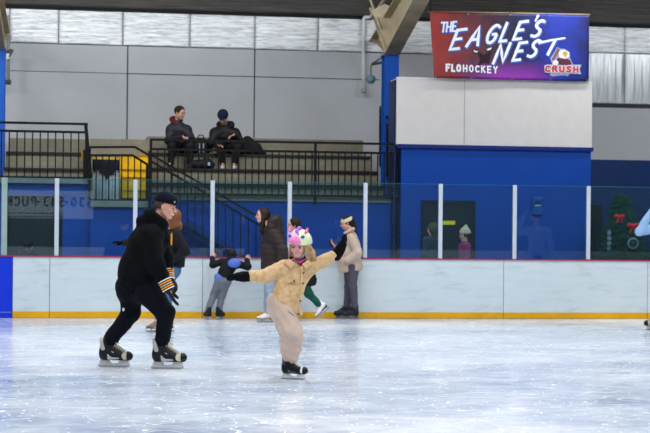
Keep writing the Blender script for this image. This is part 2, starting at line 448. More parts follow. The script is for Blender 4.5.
    d = _sk[key]; M = Matrix(((f[0],r[0],u[0],ground[0]),(f[1],r[1],u[1],ground[1]),(f[2],r[2],u[2],ground[2]),(0,0,0,1)))
    o = link('skate', d['skate'][0], d['skate'][1], fig.root, label=label); o.matrix_local = M
    for nm, (me, mm) in d.items():
        if nm != 'skate': link(nm, me, mm, o)
    return o
def anklept(ground, L, up=(0,0,1)): return V3(ground)+nrm(up)*(.13*L/.3)

SKINP = lambda: skin_mat('skin_pale', '#c99a86'); 
# ------------------------------------------------------------------ the place
YT = [3.3, 4.05, 4.8, 5.6]; ZT = [PY(290, y, Y).z for y, Y in zip((186, 170, 155, 139), YT)]
Z_FEET = ZT[1]; YB = 6.4; YF = 2.5; Z_DECK = PY(290, 197, 2.7).z
def X_(px, Y): return PY(px, 240, Y).x
def Z_(px, py, Y): return PY(px, py, Y).z
def struct(name, mb, m, **kw): return mb.build(name, m, kind='structure', **kw)

def ice_mat():
    t = NT('ice'); v = t.coords((1,1,1))
    big = t.noise(t.coords((.55,.7,1)), .55, 4, .55, .8)
    mid_ = t.noise(t.coords((.8,1,1), (0,0,.3)), 2.6, 7, .7, .8)
    f = t.math('ADD', t.math('MULTIPLY', big, .62), t.math('MULTIPLY', mid_, .38))
    base = t.ramp(f, [(.36, '#9fadca'), (.47, '#c6d0e2'), (.60, '#e9edf4')])
    scr = None
    for i, (ang, sc, st, th) in enumerate(((.15, 1.3, 1.6, .010), (-.5, 1.0, 1.4, .008), (1.1, 1.2, 1.3, .008), (2.2, 1.6, 1.5, .010), (.4, 2.4, 1.4, .014), (-.9, 3.0, 1.5, .014))):
        vv = t.coords((1, st, 1), (0, 0, ang))
        n = t.noise(vv, sc*.5, 1.5, .45, .8)
        d = t.math('ABSOLUTE', t.math('SUBTRACT', n, .46+.02*i))
        ln = t.math('SUBTRACT', 1, t.math('MINIMUM', t.math('DIVIDE', d, th*.45), 1))
        msk = t.ramp(t.noise(t.coords((1,1,1),(0,0,ang+1)), 1.3, 2), [(.48,0),(.6,1)])
        ln = t.math('MULTIPLY', ln, msk)
        scr = ln if scr is None else t.math('MAXIMUM', scr, ln)
    # shaved snow specks
    vo = t.node('ShaderNodeTexVoronoi', ins={'Vector': t.coords((1,.8,1)), 'Scale': 6.0, 'Randomness': 1.0})
    rad = t.math('MULTIPLY', t.math('POWER', t.noise(t.coords(), 1.7, 2), 2.0), .34)
    sp = t.math('LESS_THAN', vo.outputs['Distance'], t.math('MULTIPLY', rad, t.math('GREATER_THAN', t.node('ShaderNodeSeparateXYZ', ins={'Vector': vo.outputs['Color']}).outputs[0], .55)))
    vo2 = t.node('ShaderNodeTexVoronoi', ins={'Vector': t.coords((1,1,1)), 'Scale': 19.0})
    sp2 = t.math('LESS_THAN', vo2.outputs['Distance'], t.math('MULTIPLY', t.math('GREATER_THAN', t.node('ShaderNodeSeparateXYZ', ins={'Vector': vo2.outputs['Color']}).outputs[1], .78), .2))
    sp = t.math('MAXIMUM', sp, sp2)
    sm = t.noise(t.coords((1,1.6,1), (0,0,.25)), 5, 6, .75, 1.2)
    col = t.mix(t.ramp(sm, [(.52, 0), (.72, .6)]), base, '#eef1f6')
    col = t.mix(t.math('MULTIPLY', scr, .22), col, '#ffffff'); col = t.mix(sp, col, '#fafcff')
    t.set(Base_Color=col)
    rg = t.ramp(t.math('ADD', t.math('MULTIPLY', f, .6), t.math('MULTIPLY', sm, .4)), [(.38, .10), (.62, .26)])
    rg = t.math('MAXIMUM', rg, t.math('MULTIPLY', t.math('MAXIMUM', scr, sp), .6)); t.set(Roughness=rg)
    t.b.inputs['IOR'].default_value = 1.45; t.b.inputs['Specular IOR Level'].default_value = .9
    t.bump(t.math('ADD', t.math('MULTIPLY', scr, .5), t.math('MULTIPLY', t.noise(t.coords((1,3,1)), 24, 4), .6)), .10, .01)
    return t.m

def shell():
    W = lambda: None
    struct('floor', MB().box((-22,-26,-.1),(22,-.02,0)), ice_mat())
    cf = mat('rubber_floor', '#23262b', .8, .2)
    struct('floor_corridor', MB().box((-22,.12,-.1),(22,YB+.3,0)), cf)
    wm = mat('wall_panel', '#a4a6aa', .75, .04, 1.2)
    zf = Z_(290, 50, YB); zr = Z_(620, 105, YB)
    xs = X_(500, YB)
    struct('wall_back', MB().box((-22,YB,0),(22,YB+.25,9.6)), wm)
    dk = mat('seam_dark', '#4e5054', .8)
    mb = MB()
    for px in (126, 253): x = X_(px, YB); mb.box((x-.014,YB-.008,2.5),(x+.014,YB+.01,zf))
    z1 = Z_(126, 73.5, YB)
    mb.box((X_(126,YB),YB-.008,z1-.009),(X_(378,YB),YB+.01,z1+.009)); mb.box((-22,YB-.006,z1-.006),(X_(126,YB),YB+.01,z1+.006))
    struct('trim_1', mb, dk)
    mb = MB(); mb.box((X_(470,YB),YB-.05,zr-.04),(22,YB+.01,zr+.03)); struct('trim_2', mb, mat('seam_black', '#2a2b2e', .7))
    struct('trim_9', MB().box((-22,YB-.11,Z_(150,13.2,YB)-.0),(22,YB-.07,Z_(150,13.2,YB)+.05)), mat('gap_black', '#191817', .9))
    # lower navy strip of the back wall on the right
    zn = Z_(620, 160, YB); struct('wall_right_lower', MB().box((X_(560,YB),YB-.03,0),(22,YB+.02,zn)), mat('navy_paint', '#02285c', .5, .1, 3))
    # ceiling: roof sheets rising from the eaves over the ice
    ze = Z_(150, 12.5, YB); cm = mat('roof_underside', '#4c4743', .9, .25, 1.5)
    t = NT('roof_insulation'); v = t.coords(); n = t.noise(t.coords((.4,3,3)), 4, 4)
    t.set(Base_Color=t.ramp(n, [(.3,'#5e5955'),(.7,'#8a837c')]), Roughness=.9); t.bump(n, .4, .03)
    r = MB(); r.add([(-22,YB+.2,ze),(22,YB+.2,ze),(22,-10,ze+3.0),(-22,-10,ze+3.0),(-22,YB+.2,ze+.15),(22,YB+.2,ze+.15),(22,-10,ze+3.15),(-22,-10,ze+3.15)], [(0,3,2,1),(4,5,6,7),(0,1,5,4),(2,3,7,6),(0,4,7,3),(1,2,6,5)])
    r.add([(-22,-10,ze+3.0),(22,-10,ze+3.0),(22,-28,ze+.2),(-22,-28,ze+.2),(-22,-10,ze+3.15),(22,-10,ze+3.15),(22,-28,ze+.35),(-22,-28,ze+.35)], [(0,3,2,1),(4,5,6,7),(0,1,5,4),(2,3,7,6),(0,4,7,3),(1,2,6,5)])
    struct('ceiling', r, t.m)
    gw = mat('hall_wall', '#6e747c', .8)
    struct('wall_left', MB().box((-22.2,-28,0),(-22,YB,9.6)), gw); struct('wall_right', MB().box((22,-28,0),(22.2,YB,9.6)), gw)
    struct('wall_front', MB().box((-22,-28.2,0),(22,-28,9.6)), mat('hall_wall_dark', '#24282e', .8))
    struct('floor_lobby', MB().box((-22,-28,-.1),(22,-26.1,0)), cf)
    return zf, ze, zr

def insulation(zf, ze, zr):
    t = NT('foil'); n = t.noise(t.coords((.6,1,7)), 5, 6, .65, .6); n2 = t.noise(t.coords((1,1,2)), 2, 3)
    t.set(Base_Color=t.ramp(n, [(.3,'#a2a5a8'),(.5,'#dfe2e4'),(.7,'#fafbfc')]), Roughness=.45, Metallic=.15); t.bump(n, .8, .03); fm = t.m
    def blanket(px0, px1, z0, z1, label, vert=False, m=fm):
        x0, x1 = X_(px0, YB), X_(px1, YB); nx = max(4, int((x1-x0)/.05)); nz = max(4, int((z1-z0)/.025)); mb = MB(); vs = []
        ph = random.random()*9
        for k in range(nz+1):
            for i in range(nx+1):
                x = x0+(x1-x0)*i/nx; z = z0+(z1-z0)*k/nz; s = math.sin(math.pi*k/nz)
                if vert: w = .02*math.sin(x*38+ph)+.01*math.sin(x*71+2*math.sin(z*3))
                else: w = .018*math.sin(z*70+3*math.sin(x*2.1+ph)+1.5*math.sin(x*5.3))+.012*math.sin(z*131+4*math.sin(x*3.3+ph))
                vs.append((x, YB-.06-.03*s*(1-abs(2*i/nx-1)**6)-w*s, z))
        n0 = len(vs); vs += [(x, YB-.005, z) for x, _, z in vs]
        fs = [(a, a+1, a+nx+2, a+nx+1) for k in range(nz) for i in range(nx) for a in [k*(nx+1)+i]]
        ring = [i for i in range(nx+1)]+[k*(nx+1)+nx for k in range(1, nz+1)]+[nz*(nx+1)+i for i in range(nx-1, -1, -1)]+[k*(nx+1) for k in range(nz-1, 0, -1)]
        fs += [(a, ring[(q+1) % len(ring)], ring[(q+1) % len(ring)]+n0, a+n0)[::-1] for q, a in enumerate(ring)]
        mb.add(vs, fs).build('insulation_blanket', m, None, True, label=label, cat='insulation', group='foil insulation along the top of the wall')
    seams = [-20, 8, 57, 121, 188, 253, 316, 361, 392]
    names = ['at the left frame column', 'right of the hooked grey pipe', 'over the left end of the bleachers', 'over the yellow steps', 'over the man in the red-lined jacket', 'over the beanie man', 'crossed by the white pipe', 'beside the blue column']
    for i in range(8): blanket(seams[i]+.5, seams[i+1]-.5, zf, ze+.02, 'wrinkled silver insulation sheet under the roof, '+names[i])
    blanket(393, 470, zf, ze+.02, 'dim silver insulation sheet behind the left edge of the banner')
    zm = Z_(620, 53, YB)
    t = NT('foil_plain'); n = t.noise(t.coords((6,1,.5)), 4, 5, .6, .4)
    t.set(Base_Color=t.ramp(n, [(.3,'#9fa4a8'),(.7,'#cfd3d6')]), Roughness=.4, Metallic=.3)
    for a, b, nm in ((575, 622, 'next to the banner'), (622.5, 690, 'at the right edge')):
        blanket(a, b, zm, ze+.02, 'crinkled upper silver insulation sheet '+nm); blanket(a, b, zr+.02, zm-.01, 'smooth hanging silver insulation sheet, lower one '+nm, True, t.m)

def boards():
    white = NT('dasher_white'); v = white.coords((.6,1,3)); n = white.noise(v, 3, 6, .65, .6)
    c = white.ramp(n, [(.25,'#a9b5bb'),(.45,'#c3ced2'),(.8,'#cdd6d9')]); sc = white.noise(white.coords((1,1,9),(0,.12,0)), 7, 4, .7, 1.5)
    c = white.mix(white.ramp(sc, [(.70,0),(.78,.45)]), c, '#9aa4ac'); white.set(Base_Color=c, Roughness=.35); white = white.m
    kick = mat('kick_yellow', '#d8a008', .4, .08); red = mat('cap_red', '#a02848', .4, .1); blue = mat('gate_blue', '#0a32c8', .35, .05)
    ZB = .98
    def board(p0, p1, m, label, name='dasher_board', kickp=True):
        x0, x1 = X_(p0, 0)+.004, X_(p1, 0)-.004
        o = empty(name, ((x0+x1)/2, .04, 0), 0, label, 'rink board' if name == 'dasher_board' else 'gate', 'dasher boards' if name == 'dasher_board' else None); w = (x1-x0)/2
        MB().box((-w,-.04,.0),(w,.03,ZB-.02)).build('panel', m, o)
        if kickp: MB().box((-w,-.052,.004),(w,-.0401,.10)).build('kick_plate', kick, o)
        else: MB().box((-w,-.048,.085),(w,-.0401,.092)).build('kick_line', mat('kick_line', '#8fa4e8', .5), o)
        MB().box((-w,-.06,ZB-.019),(w,.06,ZB)).build('cap_rail', red, o)
    board(-140, 12.8, blue, 'bright blue rink gate panel at the left edge', 'rink_gate', False)
    s = [13, 50, 203, 356, 504, 648, 760]
    nm = ['narrow white rink board next to the blue gate', 'white rink board behind the skating man', 'white rink board behind the girl in the pony helmet', 'white rink board just right of the woman in the beige jacket', 'white rink board below the right end of the blue wall and the tree', 'white rink board cut by the right edge']
    for i in range(6): board(s[i], s[i+1], white, nm[i])
    # glass posts and panes
    pm = mat('post_white', '#bcc4ce', .45, .05)
    posts = [(-20,'white glass post left of the frame'), (4,'pale glass post above the blue gate'), (56.5,'white glass post beside the dark doorway on the left'), (135,'white glass post left of the skating man, before the yellow steps'), (212.3,'white glass post rising over the child holding the boards'), (289.5,'white glass post above the pony helmet'), (365.3,'white glass post right of the woman in the beige jacket'), (440.5,'white glass post before the dark door'), (514.7,'white glass post left of the wall thermostat'), (588.5,'white glass post left of the decorated tree'), (660,'white glass post at the right edge')]
    ZG = ZB+1.22
    for i, (px, lb) in enumerate(posts):
        if i == 0: continue
        x = X_(px, 0); o = empty('glass_post', (x, .03, ZB), 0, lb, 'glass post', 'posts along the rink glass')
        w = .033 if i != 1 else .045
        MB().box((-w,-.03,0),(w,.03,1.22)).build('upright', pm if i != 1 else mat('post_pale', '#8fa6a0', .4), o, bevel=.006)
    t = NT('rink_glass'); tr = t.node('ShaderNodeBsdfTransparent', ins={'Color': (.76,.90,.94,1)}); gl = t.node('ShaderNodeBsdfGlossy', ins={'Color': (1,1,1,1), 'Roughness': 0.0})
    fr = t.node('ShaderNodeFresnel', ins={'IOR': 1.5}); df = t.node('ShaderNodeBsdfDiffuse', ins={'Color': lin('#9fc4d4')})
    m1 = t.node('ShaderNodeMixShader', ins={0: .018, 1: tr.outputs[0], 2: df.outputs[0]}); m2 = t.node('ShaderNodeMixShader', ins={0: fr.outputs[0], 1: m1.outputs[0], 2: gl.outputs[0]})
    t.l.new(m2.outputs[0], t.out.inputs[0]); gm = t.m
    edge = mat('glass_edge', '#2f6f78', .2)
    wh = ['over the blue gate', 'in front of the dark doorway', 'left of the skating man', 'between the man and the child at the boards', 'behind the brown coat', 'behind the pony helmet and the beige jacket', 'left half of the dark door', 'in front of the wall thermostat', 'right half of the blue block', 'in front of the decorated tree', 'at the right edge']
    wh = ['left of the frame'] + wh[:1] + ['in front of the dark doorway, left'] + wh[3-1:]
    pp = [p[0] for p in posts]
    lbs = ['clear rink glass pane above the blue gate, left of the pale post', 'narrow rink glass pane in front of the dark doorway', 'rink glass pane just left of the skating man, yellow steps behind it', 'rink glass pane between the man in the cap and the child at the boards', 'rink glass pane behind the woman in the brown coat', 'rink glass pane behind the woman in the beige jacket', 'rink glass pane with the hanging rail end and left half of the dark door behind', 'rink glass pane between the dark door and the wall thermostat', 'rink glass pane behind which the thermostat hangs', 'rink glass pane in front of the decorated tree']
    for i in range(len(pp)-1):
        x0, x1 = X_(pp[i],0)+.036, X_(pp[i+1],0)-.036
        o = empty('rink_glass', ((x0+x1)/2, .03, ZB), 0, lbs[i], 'glass pane', 'panes of the rink glass'); w = (x1-x0)/2
        q = MB(); q.box((-w,-.004,.0),(w,.004,1.212)); q.build('pane', gm, o)
        MB().box((-w,-.0045,1.2125),(w,.0045,1.219)).build('pane_edge', edge, o)
    # opposite side of the rink, seen only as reflections in the glass
    o = empty('far_dasher_board', (0,-26,0), 0, 'plain white rink board on the opposite side behind the camera', 'rink board')
    MB().box((-20,-.04,0),(20,.04,ZB)).build('panel', white, o)

def stands():
    blue = mat('wall_blue', '#003e98', .5, .07, 2.0, spec=.2); bdark = mat('door_dark', '#101820', .6, .2)
    # block with white top
    xl, xr = X_(395.5, YF), X_(590.5, YF); zt = Z_(490, 80, YF); zm = Z_(490, 148.5, YF); yb = YF+.6
    struct('wall_block_lower', MB().box((xl+.10,YF+.02,0),(xr,yb,zm)), blue)
    struct('wall_block_upper', MB().box((xl,YF-.02,zm+.05),(xr,yb,zt)), mat('block_white', '#cfcac6', .7, .03))
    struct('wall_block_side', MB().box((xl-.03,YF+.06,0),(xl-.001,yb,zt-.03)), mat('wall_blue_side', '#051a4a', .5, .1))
    x = X_(463, YF); struct('trim_3', MB().box((x-.006,YF-.023,zm+.05),(x+.006,YF,zt)), mat('seam_grey', '#9b9a98', .7))
    struct('trim_4', MB().box((xl+.02,YF-.03,zm-.02),(xr+.03,YF+.05,zm+.05)), mat('trim_blue', '#04206e', .4))
    struct('trim_5', MB().box((xl,YF-.024,zt-.012),(xr,YF+.1,zt+.012)), mat('trim_white', '#d8d4d0', .6))
    # door
    x0, x1, zd = X_(421, YF), X_(475, YF), Z_(448, 200.5, YF)
    d = MB().box((x0+.05,YF-.005,0),(x1-.05,YF+.02-.001,zd-.05)).build('door_1', mat('door_leaf', '#161d28', .55, .2), kind='structure')
    fr = mat('door_frame', '#0c1626', .5)
    MB().box((x0,YF-.02,0),(x0+.049,YF+.019,zd)).box((x1-.049,YF-.02,0),(x1,YF+.019,zd)).box((x0+.0491,YF-.02,zd-.049),(x1-.0491,YF+.019,zd)).build('door_frame', fr, d)
    MB().tube([(x1-.13,YF-.05,1.0),(x1-.13,YF-.05,1.12)], .012).tube([(x1-.13,YF,1.02),(x1-.13,YF-.05,1.02)], .01).build('door_handle', mat('steel_dull', '#6a6e74', .4, metal=.6), d)
    a, b = X_(442.5, YF), X_(454.8, YF); z0 = Z_(448, 223, YF)
    MB().box((a,YF-.012,z0-.03),(b,YF-.0051,z0+.04)).build('door_sticker', mat('sticker_yellow', '#e8d020', .5), None, label='small yellow sticker on the dark door', cat='sticker')
    # thermostat cage
    xc, zc = X_(537, YF), Z_(537, 206, YF)
    o = empty('thermostat', (xc,YF,zc), 0, 'small blue painted thermostat in a clear cover on the blue wall', 'thermostat')
    MB().box((-.10,-.03,-.16),(.10,.018,.16)).build('cover', mat('cover_blue', '#0f4c9a', .3), o, bevel=.012); MB().box((-.06,-.045,.03),(.06,-.0305,.09)).build('dial', mat('dial_dark', '#12233c', .4), o); MB().box((-.055,-.04,.0),(.055,-.031,.02)).build('scale', mat('dial_pale', '#a8c0d0', .4), o)
    # small dark speaker cabinet right of block
    # blue walls below the stands
    Y1 = 2.75
    xa, xb, xc2 = X_(90, Y1), X_(150, Y1), xl-.04
    zL = Z_(50, 183.5, Y1); zR = Z_(290, 201.5, Y1); zM = Z_(105, 207, Y1)
    dx0, dx1 = X_(7, Y1), X_(62.5, Y1)
    struct('wall_stand_left', MB().box((-22,Y1,0),(dx0,Y1+.2,zL)).box((dx1,Y1,0),(xa,Y1+.2,zL)).box((dx0,Y1,Z_(35,195.5,Y1)),(dx1,Y1+.2,zL)), blue)
    struct('door_2', MB().box((dx0,Y1+.1,0),(dx1,Y1+.15,Z_(35,195.5,Y1))), mat('recess_dark', '#14191e', .7, .15))
    struct('wall_stand_middle', MB().box((xa,Y1-.12,0),(xb,Y1+.2,zM)), blue)
    struct('wall_stand_right', MB().box((xb,Y1,0),(xc2,Y1+.2,zR)), blue)
    conc = NT('concrete_block'); n = conc.noise(conc.coords(), 5, 5, .6); br = conc.node('ShaderNodeTexBrick', ins={'Vector': conc.coords((1,1,1),(math.pi/2,0,0)), 'Color1': lin('#7d7868'), 'Color2': lin('#736e5f'), 'Mortar': lin('#5f5a4d'), 'Scale': 2.5, 'Mortar Size': .008})
    conc.set(Base_Color=conc.mix(conc.ramp(n,[(.3,0),(.7,.5)]), br.outputs[0], '#696452'), Roughness=.9); conc = conc.m
    lg = mat('ledge_grey', '#6f7471', .8)
    struct('trim_6', MB().box((-22,Y1-.1,zL),(xa,YT[0],Z_(50,178.5,Y1-.1))), lg)
    struct('trim_7', MB().box((xb,Y1-.04,zR),(xc2,YT[0],Z_(290,197,Y1-.04))), lg)
    struct('trim_8', MB().box((xa,Y1-.2,zM),(xb,YT[0],Z_(105,200.5,Y1-.2))), lg)
    nos = mat('nosing_dark', '#1f1f21', .6)
    # bleacher tiers
    def tiers(x0, x1, label, ys, zs, zb):
        o = empty('bleacher', ((x0+x1)/2, YT[0], 0), 0, label, 'bleacher'); w = (x1-x0)/2
        for i, (y, z) in enumerate(zip(ys, zs)):
            yn = ys[i+1] if i+1 < len(ys) else YB-.02
            MB().box((-w, y-YT[0], zb if i == 0 else zs[i-1]-.2), (w, yn-YT[0]+.0, z-.045)).build('tier', conc, o)
            if i < len(ys)-1: MB().box((-w, y-YT[0]-.035, z-.0449), (w, yn-YT[0]-.04, z)).build('seat_board', nos, o)
            else: MB().box((-w, y-YT[0]-.0, z-.0449), (w, YB-.02-YT[0], z)).build('top_slab', conc, o)
    xs0, xs1 = X_(120, YT[0]), X_(149, YT[0])
    tiers(X_(4.5, 4.6), X_(88, YT[0]), 'concrete bleacher tiers at the left behind the high black railing', YT[1:], [Z_(40,y,Y) for y, Y in zip((168,152,138.5), YT[1:])], 0)
    tiers(xs1+.03, xl-.06, 'concrete bleacher tiers where the two men sit', YT, ZT, 0)
    # landing with yellow steps and pale half wall
    o = empty('aisle_steps', ((xs0+xs1)/2, 2.95, 0), 0, 'yellow painted aisle steps seen through black rails', 'steps'); w = (xs1-xs0)/2
    ye = mat('step_yellow', '#d9a90a', .6, .12, 5)
    pv = 2.0
    for i, (yy, Y) in enumerate(((190,2.95),(177,3.2),(169,3.45),(154.5,3.7))):
        z = Z_(133, yy, Y); MB().box((-w,Y-2.95,pv-.3 if i else Z_DECK-.05),(w,Y-2.95+(.25 if i < 3 else .45),z-.02)).build('step', ye, o); MB().box((-w,Y-2.95-.02,z-.0199),(w,Y-2.95+.229,z)).build('tread_edge', mat('tread_edge', '#a87c0c', .6), o); pv = z
    # concrete behind the steps and the half wall
    struct('wall_landing', MB().box((X_(88,YT[1])+.02,4.2,0),(xs1+.02,YB-.02,Z_(105,139,4.2))), conc)
    x0, x1 = X_(92, 2.9), X_(118.5, 2.9)
    o = empty('half_wall', ((x0+x1)/2, 2.9, Z_DECK), 0, 'pale grey boarded half wall under a dark tarp behind the railing', 'partition'); w = (x1-x0)/2
    hz = Z_(105,159,2.9)-Z_DECK
    for k in range(4): MB().box((-w+k*w/2+.005,0,-.1),(-w+(k+1)*w/2-.005,.05,hz)).build('board', mat('board_pale', '#a9b7bc', .6, .06), o)
    MB().box((-w,.01,hz+.0005),(w,.07,hz+.03)).build('yellow_edge', MATS['step_yellow'], o)
    hw = w
    # dark tarp draped over it
    vs = []; nx, nz = 24, 10
    for sidey in (0, 1):
        for k in range(nz+1):
            for i in range(nx+1):
                x = -w*1.02+2.04*w*i/nx; low = .20+.13*math.exp(-((i/nx-.55)/.2)**2)+.03*math.sin(i*1.1)
                z = hz-.01-low*k/nz; y = -.035-.02*math.sin(i*1.7+k*.4)*(k/nz)-.01*math.sin(i*.8) if sidey == 0 else -.004
                vs.append((x, y, z))
    N = (nx+1)*(nz+1); fs = []
    for k in range(nz):
        for i in range(nx):
            a = k*(nx+1)+i; fs += [(a, a+nx+1, a+nx+2, a+1), (N+a, N+a+1, N+a+nx+2, N+a+nx+1)]
    ring = list(range(nx+1))+[k*(nx+1)+nx for k in range(1, nz+1)]+[nz*(nx+1)+i for i in range(nx-1,-1,-1)]+[k*(nx+1) for k in range(nz-1,0,-1)]
    fs += [(a, b, b+N, a+N) for a, b in zip(ring, ring[1:]+ring[:1])]
    t = MB().add(vs, fs).build('tarp', mat('tarp_dark', '#1b1e25', .8, .2), None, True, label='dark cloth draped over the pale half wall', cat='cloth'); t.location = ((x0+x1)/2, 2.9, Z_DECK)
    return xl, xr, zt

RB = lambda: mat('rail_black', '#050506', .5, .1, spec=.2)
def railing(name, label, a, b, rails, posts, zb, zt_, pitch, group=None, w=.022, pw=.045, ext=0):
    """a, b: ends (x, y, z of the deck); rails: heights; balusters from zb to zt_"""
    a = Vector(a); b = Vector(b); o = empty(name, a, 0, label, 'railing', group); m = RB(); L = (b-a)
    for r in rails: MB().bar((0,0,r), L+Vector((0,0,r)), .04, .04).build('rail', m, o)
    up = Vector((0,0,1)); top = max(rails)
    pme = MB().bar((0,0,-ext),(0,0,top+.02), pw).mesh('post')
    for t in posts:
        p = link('post', pme, m, o); p.location = L*t
    n = int(L.length/pitch); bme = MB().bar((0,0,zb),(0,0,zt_), w).mesh('baluster')
    for i in range(1, n):
        p = link('baluster', bme, m, o); p.location = L*(i/n)
    return o
def rails():
    Y = 2.68
    def P(px, py, Y=Y): return PY(px, py, Y)
    # left high railing: top 122 / 130 / bottom 176.5
    a = P(-30, 176.5); b = P(86, 177.2); h = lambda y, x=50: P(x, y).z-P(x, 176.8).z
    b.z = a.z
    railing('bleacher_railing', 'tall black railing in front of the left bleachers', a, b, (0, h(130.8), h(122.5)), (.0, 1.0), 0, h(130.8), .125, 'black railings of the stands')
    # slanted end brace of the left railing
    o = empty('end_post', P(88.5,178), 0, 'thick slanted black end post of the tall left railing', 'railing post')
    q = P(88.5,178); MB().bar(P(85.5,123)-q, P(91,178)-q, .06, .06).bar(P(86.5,150)-q, P(86.5,179)-q, .12, .1).bar(P(89.5,147)-q, P(89.5,200)-q, .05, .05).build('brace', RB(), o)
    # yellow tag beside it
    q = P(83, 156, Y+.1); MB().box((-.03,-.01,-.075),(.03,.01,.075)).build('reflector', mat('tag_yellow', '#e0a412', .5), None, label='small yellow marker beside the end of the left railing', cat='marker').location = q
    # landing railing
    Y2 = 2.6; pts = [P(90,147.2,Y2), P(135,147,Y2), P(150,156,Y2)]; low = [P(90,155.3,Y2), P(132.5,155.3,Y2), P(149,165.5,Y2)]; bot = P(90,200.3,Y2).z
    o = empty('landing_railing', (pts[0].x, Y2, bot), 0, 'black railing in front of the yellow steps and pale half wall', 'railing', 'black railings of the stands'); O = Vector(o.location)
    for L in (pts, low):
        mb = MB(); mb.bar(L[0]-O, L[1]-O, .04).bar(L[1]-O, L[2]-O, .04); mb.build('rail', RB(), o)
    e = P(148,200.3,Y2); e.z = bot; MB().bar((0,0,0), e-O, .045).build('rail', RB(), o)
    n = 9; x1 = P(147,180,Y2).x
    for i in range(n+1):
        x = pts[0].x+(x1-pts[0].x)*i/n; f = (x-low[1].x)/(low[2].x-low[1].x); zt_ = low[0].z if f < 0 else low[1].z+(low[2].z-low[1].z)*min(f,1)
        p = link('baluster', MB().bar((0,0,0),(0,0,zt_-bot), .024 if 0 < i < n else .045).mesh('baluster'), RB(), o); p.location = (x-O.x, 0, 0)
    # main railing
    Y3 = 2.66; a = P(150.5,195,Y3); b = P(403.5,196,Y3); a.z = b.z = P(290,195.5,Y3).z; h = lambda y: P(290,y,Y3).z-a.z
    railing('main_railing', 'long black railing in front of the two seated men', a, b, (0, h(185.6), h(151.5), h(142.2)), (0, .6445, 1.0), 0, h(151.5), .118, 'black railings of the stands', ext=.16)
    # stair rails down along the blue wall
    Y4 = 2.35; o = empty('stair_railing', P(150,196,Y4), 0, 'black stair handrail slanting down along the blue wall', 'railing', 'black railings of the stands'); O = Vector(o.location); m = RB()
    def D_(px, py): return P(px, py, Y4)-O
    for a_, b_ in (((149,153.5),(284,232)), ((149,160),(282,238.5)), ((149,207),(262,270))):
        MB().bar(D_(*a_), D_(*b_), .038).build('rail', m, o)
    MB().bar(D_(149.5,151), D_(149.5,212), .05).build('post', m, o); MB().bar(D_(283,231), D_(283,258), .05).build('post', m, o)
    for i in range(1, 17):
        px = 149.5+7.6*i; y0 = 160+(px-149)*(78.5/133); y1 = 207+(px-149)*(63/113)
        e = D_(px, min(y1, 262)); MB().bar(D_(px, y0), e, .02).build('baluster', m, o)
    # stair treads behind the stringer
    o = empty('stairs', (P(150,200,2.6).x, 2.4, 0), 0, 'blue painted stair running down along the blue wall', 'stairs'); O = Vector(o.location); sm = mat('stair_blue', '#0a2f80', .6)
    for i in range(11):
        zt_ = Z_DECK-.02-(i+1)*.168; x = .02+i*.265
        if zt_ > .1: MB().box((x,.0,zt_-.04),(x+.28,.32,zt_)).build('tread', sm, o)
    s0 = Vector((0,.02,Z_DECK-.12)); s1 = Vector((.265*11,.02,Z_DECK-.12-.168*11)); MB().bar(s0, s1, .03, .22).build('stringer', sm, o)
    # end railing climbing beside the block
    n0 = P(403,143,2.66); f0 = P(380.5,107,5.4); n1 = P(403,196,2.66); f1 = P(380.5,166,5.4)
    n0.x = n1.x = X_(402, 2.66); q = n1; off = Vector((0,0,0))
    o = empty('aisle_railing', n1, 0, 'dark meshed railing climbing the aisle against the blue block', 'railing', 'black railings of the stands')
    F0, F1 = f0-n1, f1-n1; N0 = n0-n1; 
    MB().bar(N0, F0, .04).build('rail', m, o); MB().bar(N0-Vector((0,0,.14)), F0-Vector((0,0,.14)), .03).build('rail', m, o); MB().bar((0,0,0), F1, .035).build('rail', m, o); MB().bar(F1, F0, .045).build('post', m, o)
    mm = MB(); N = 34
    for i in range(1, N):
        t = i/N; A = Vector((0,0,0)).lerp(F1, t); B = (N0-Vector((0,0,.14))).lerp(F0-Vector((0,0,.14)), t); mm.bar(A, B, .011)
    for i in range(1, 14):
        t = i/14; mm.bar((N0-Vector((0,0,.14)))*t, F1.lerp(F0-Vector((0,0,.14)), t), .009)
    mm.build('mesh_infill', m, o)
    # infill between x 380-403 in the front: dark gate
    MB().bar(P(380.5,120,5.0)-n1, P(380.5,165,5.0)-n1, .05).build('post', m, o)

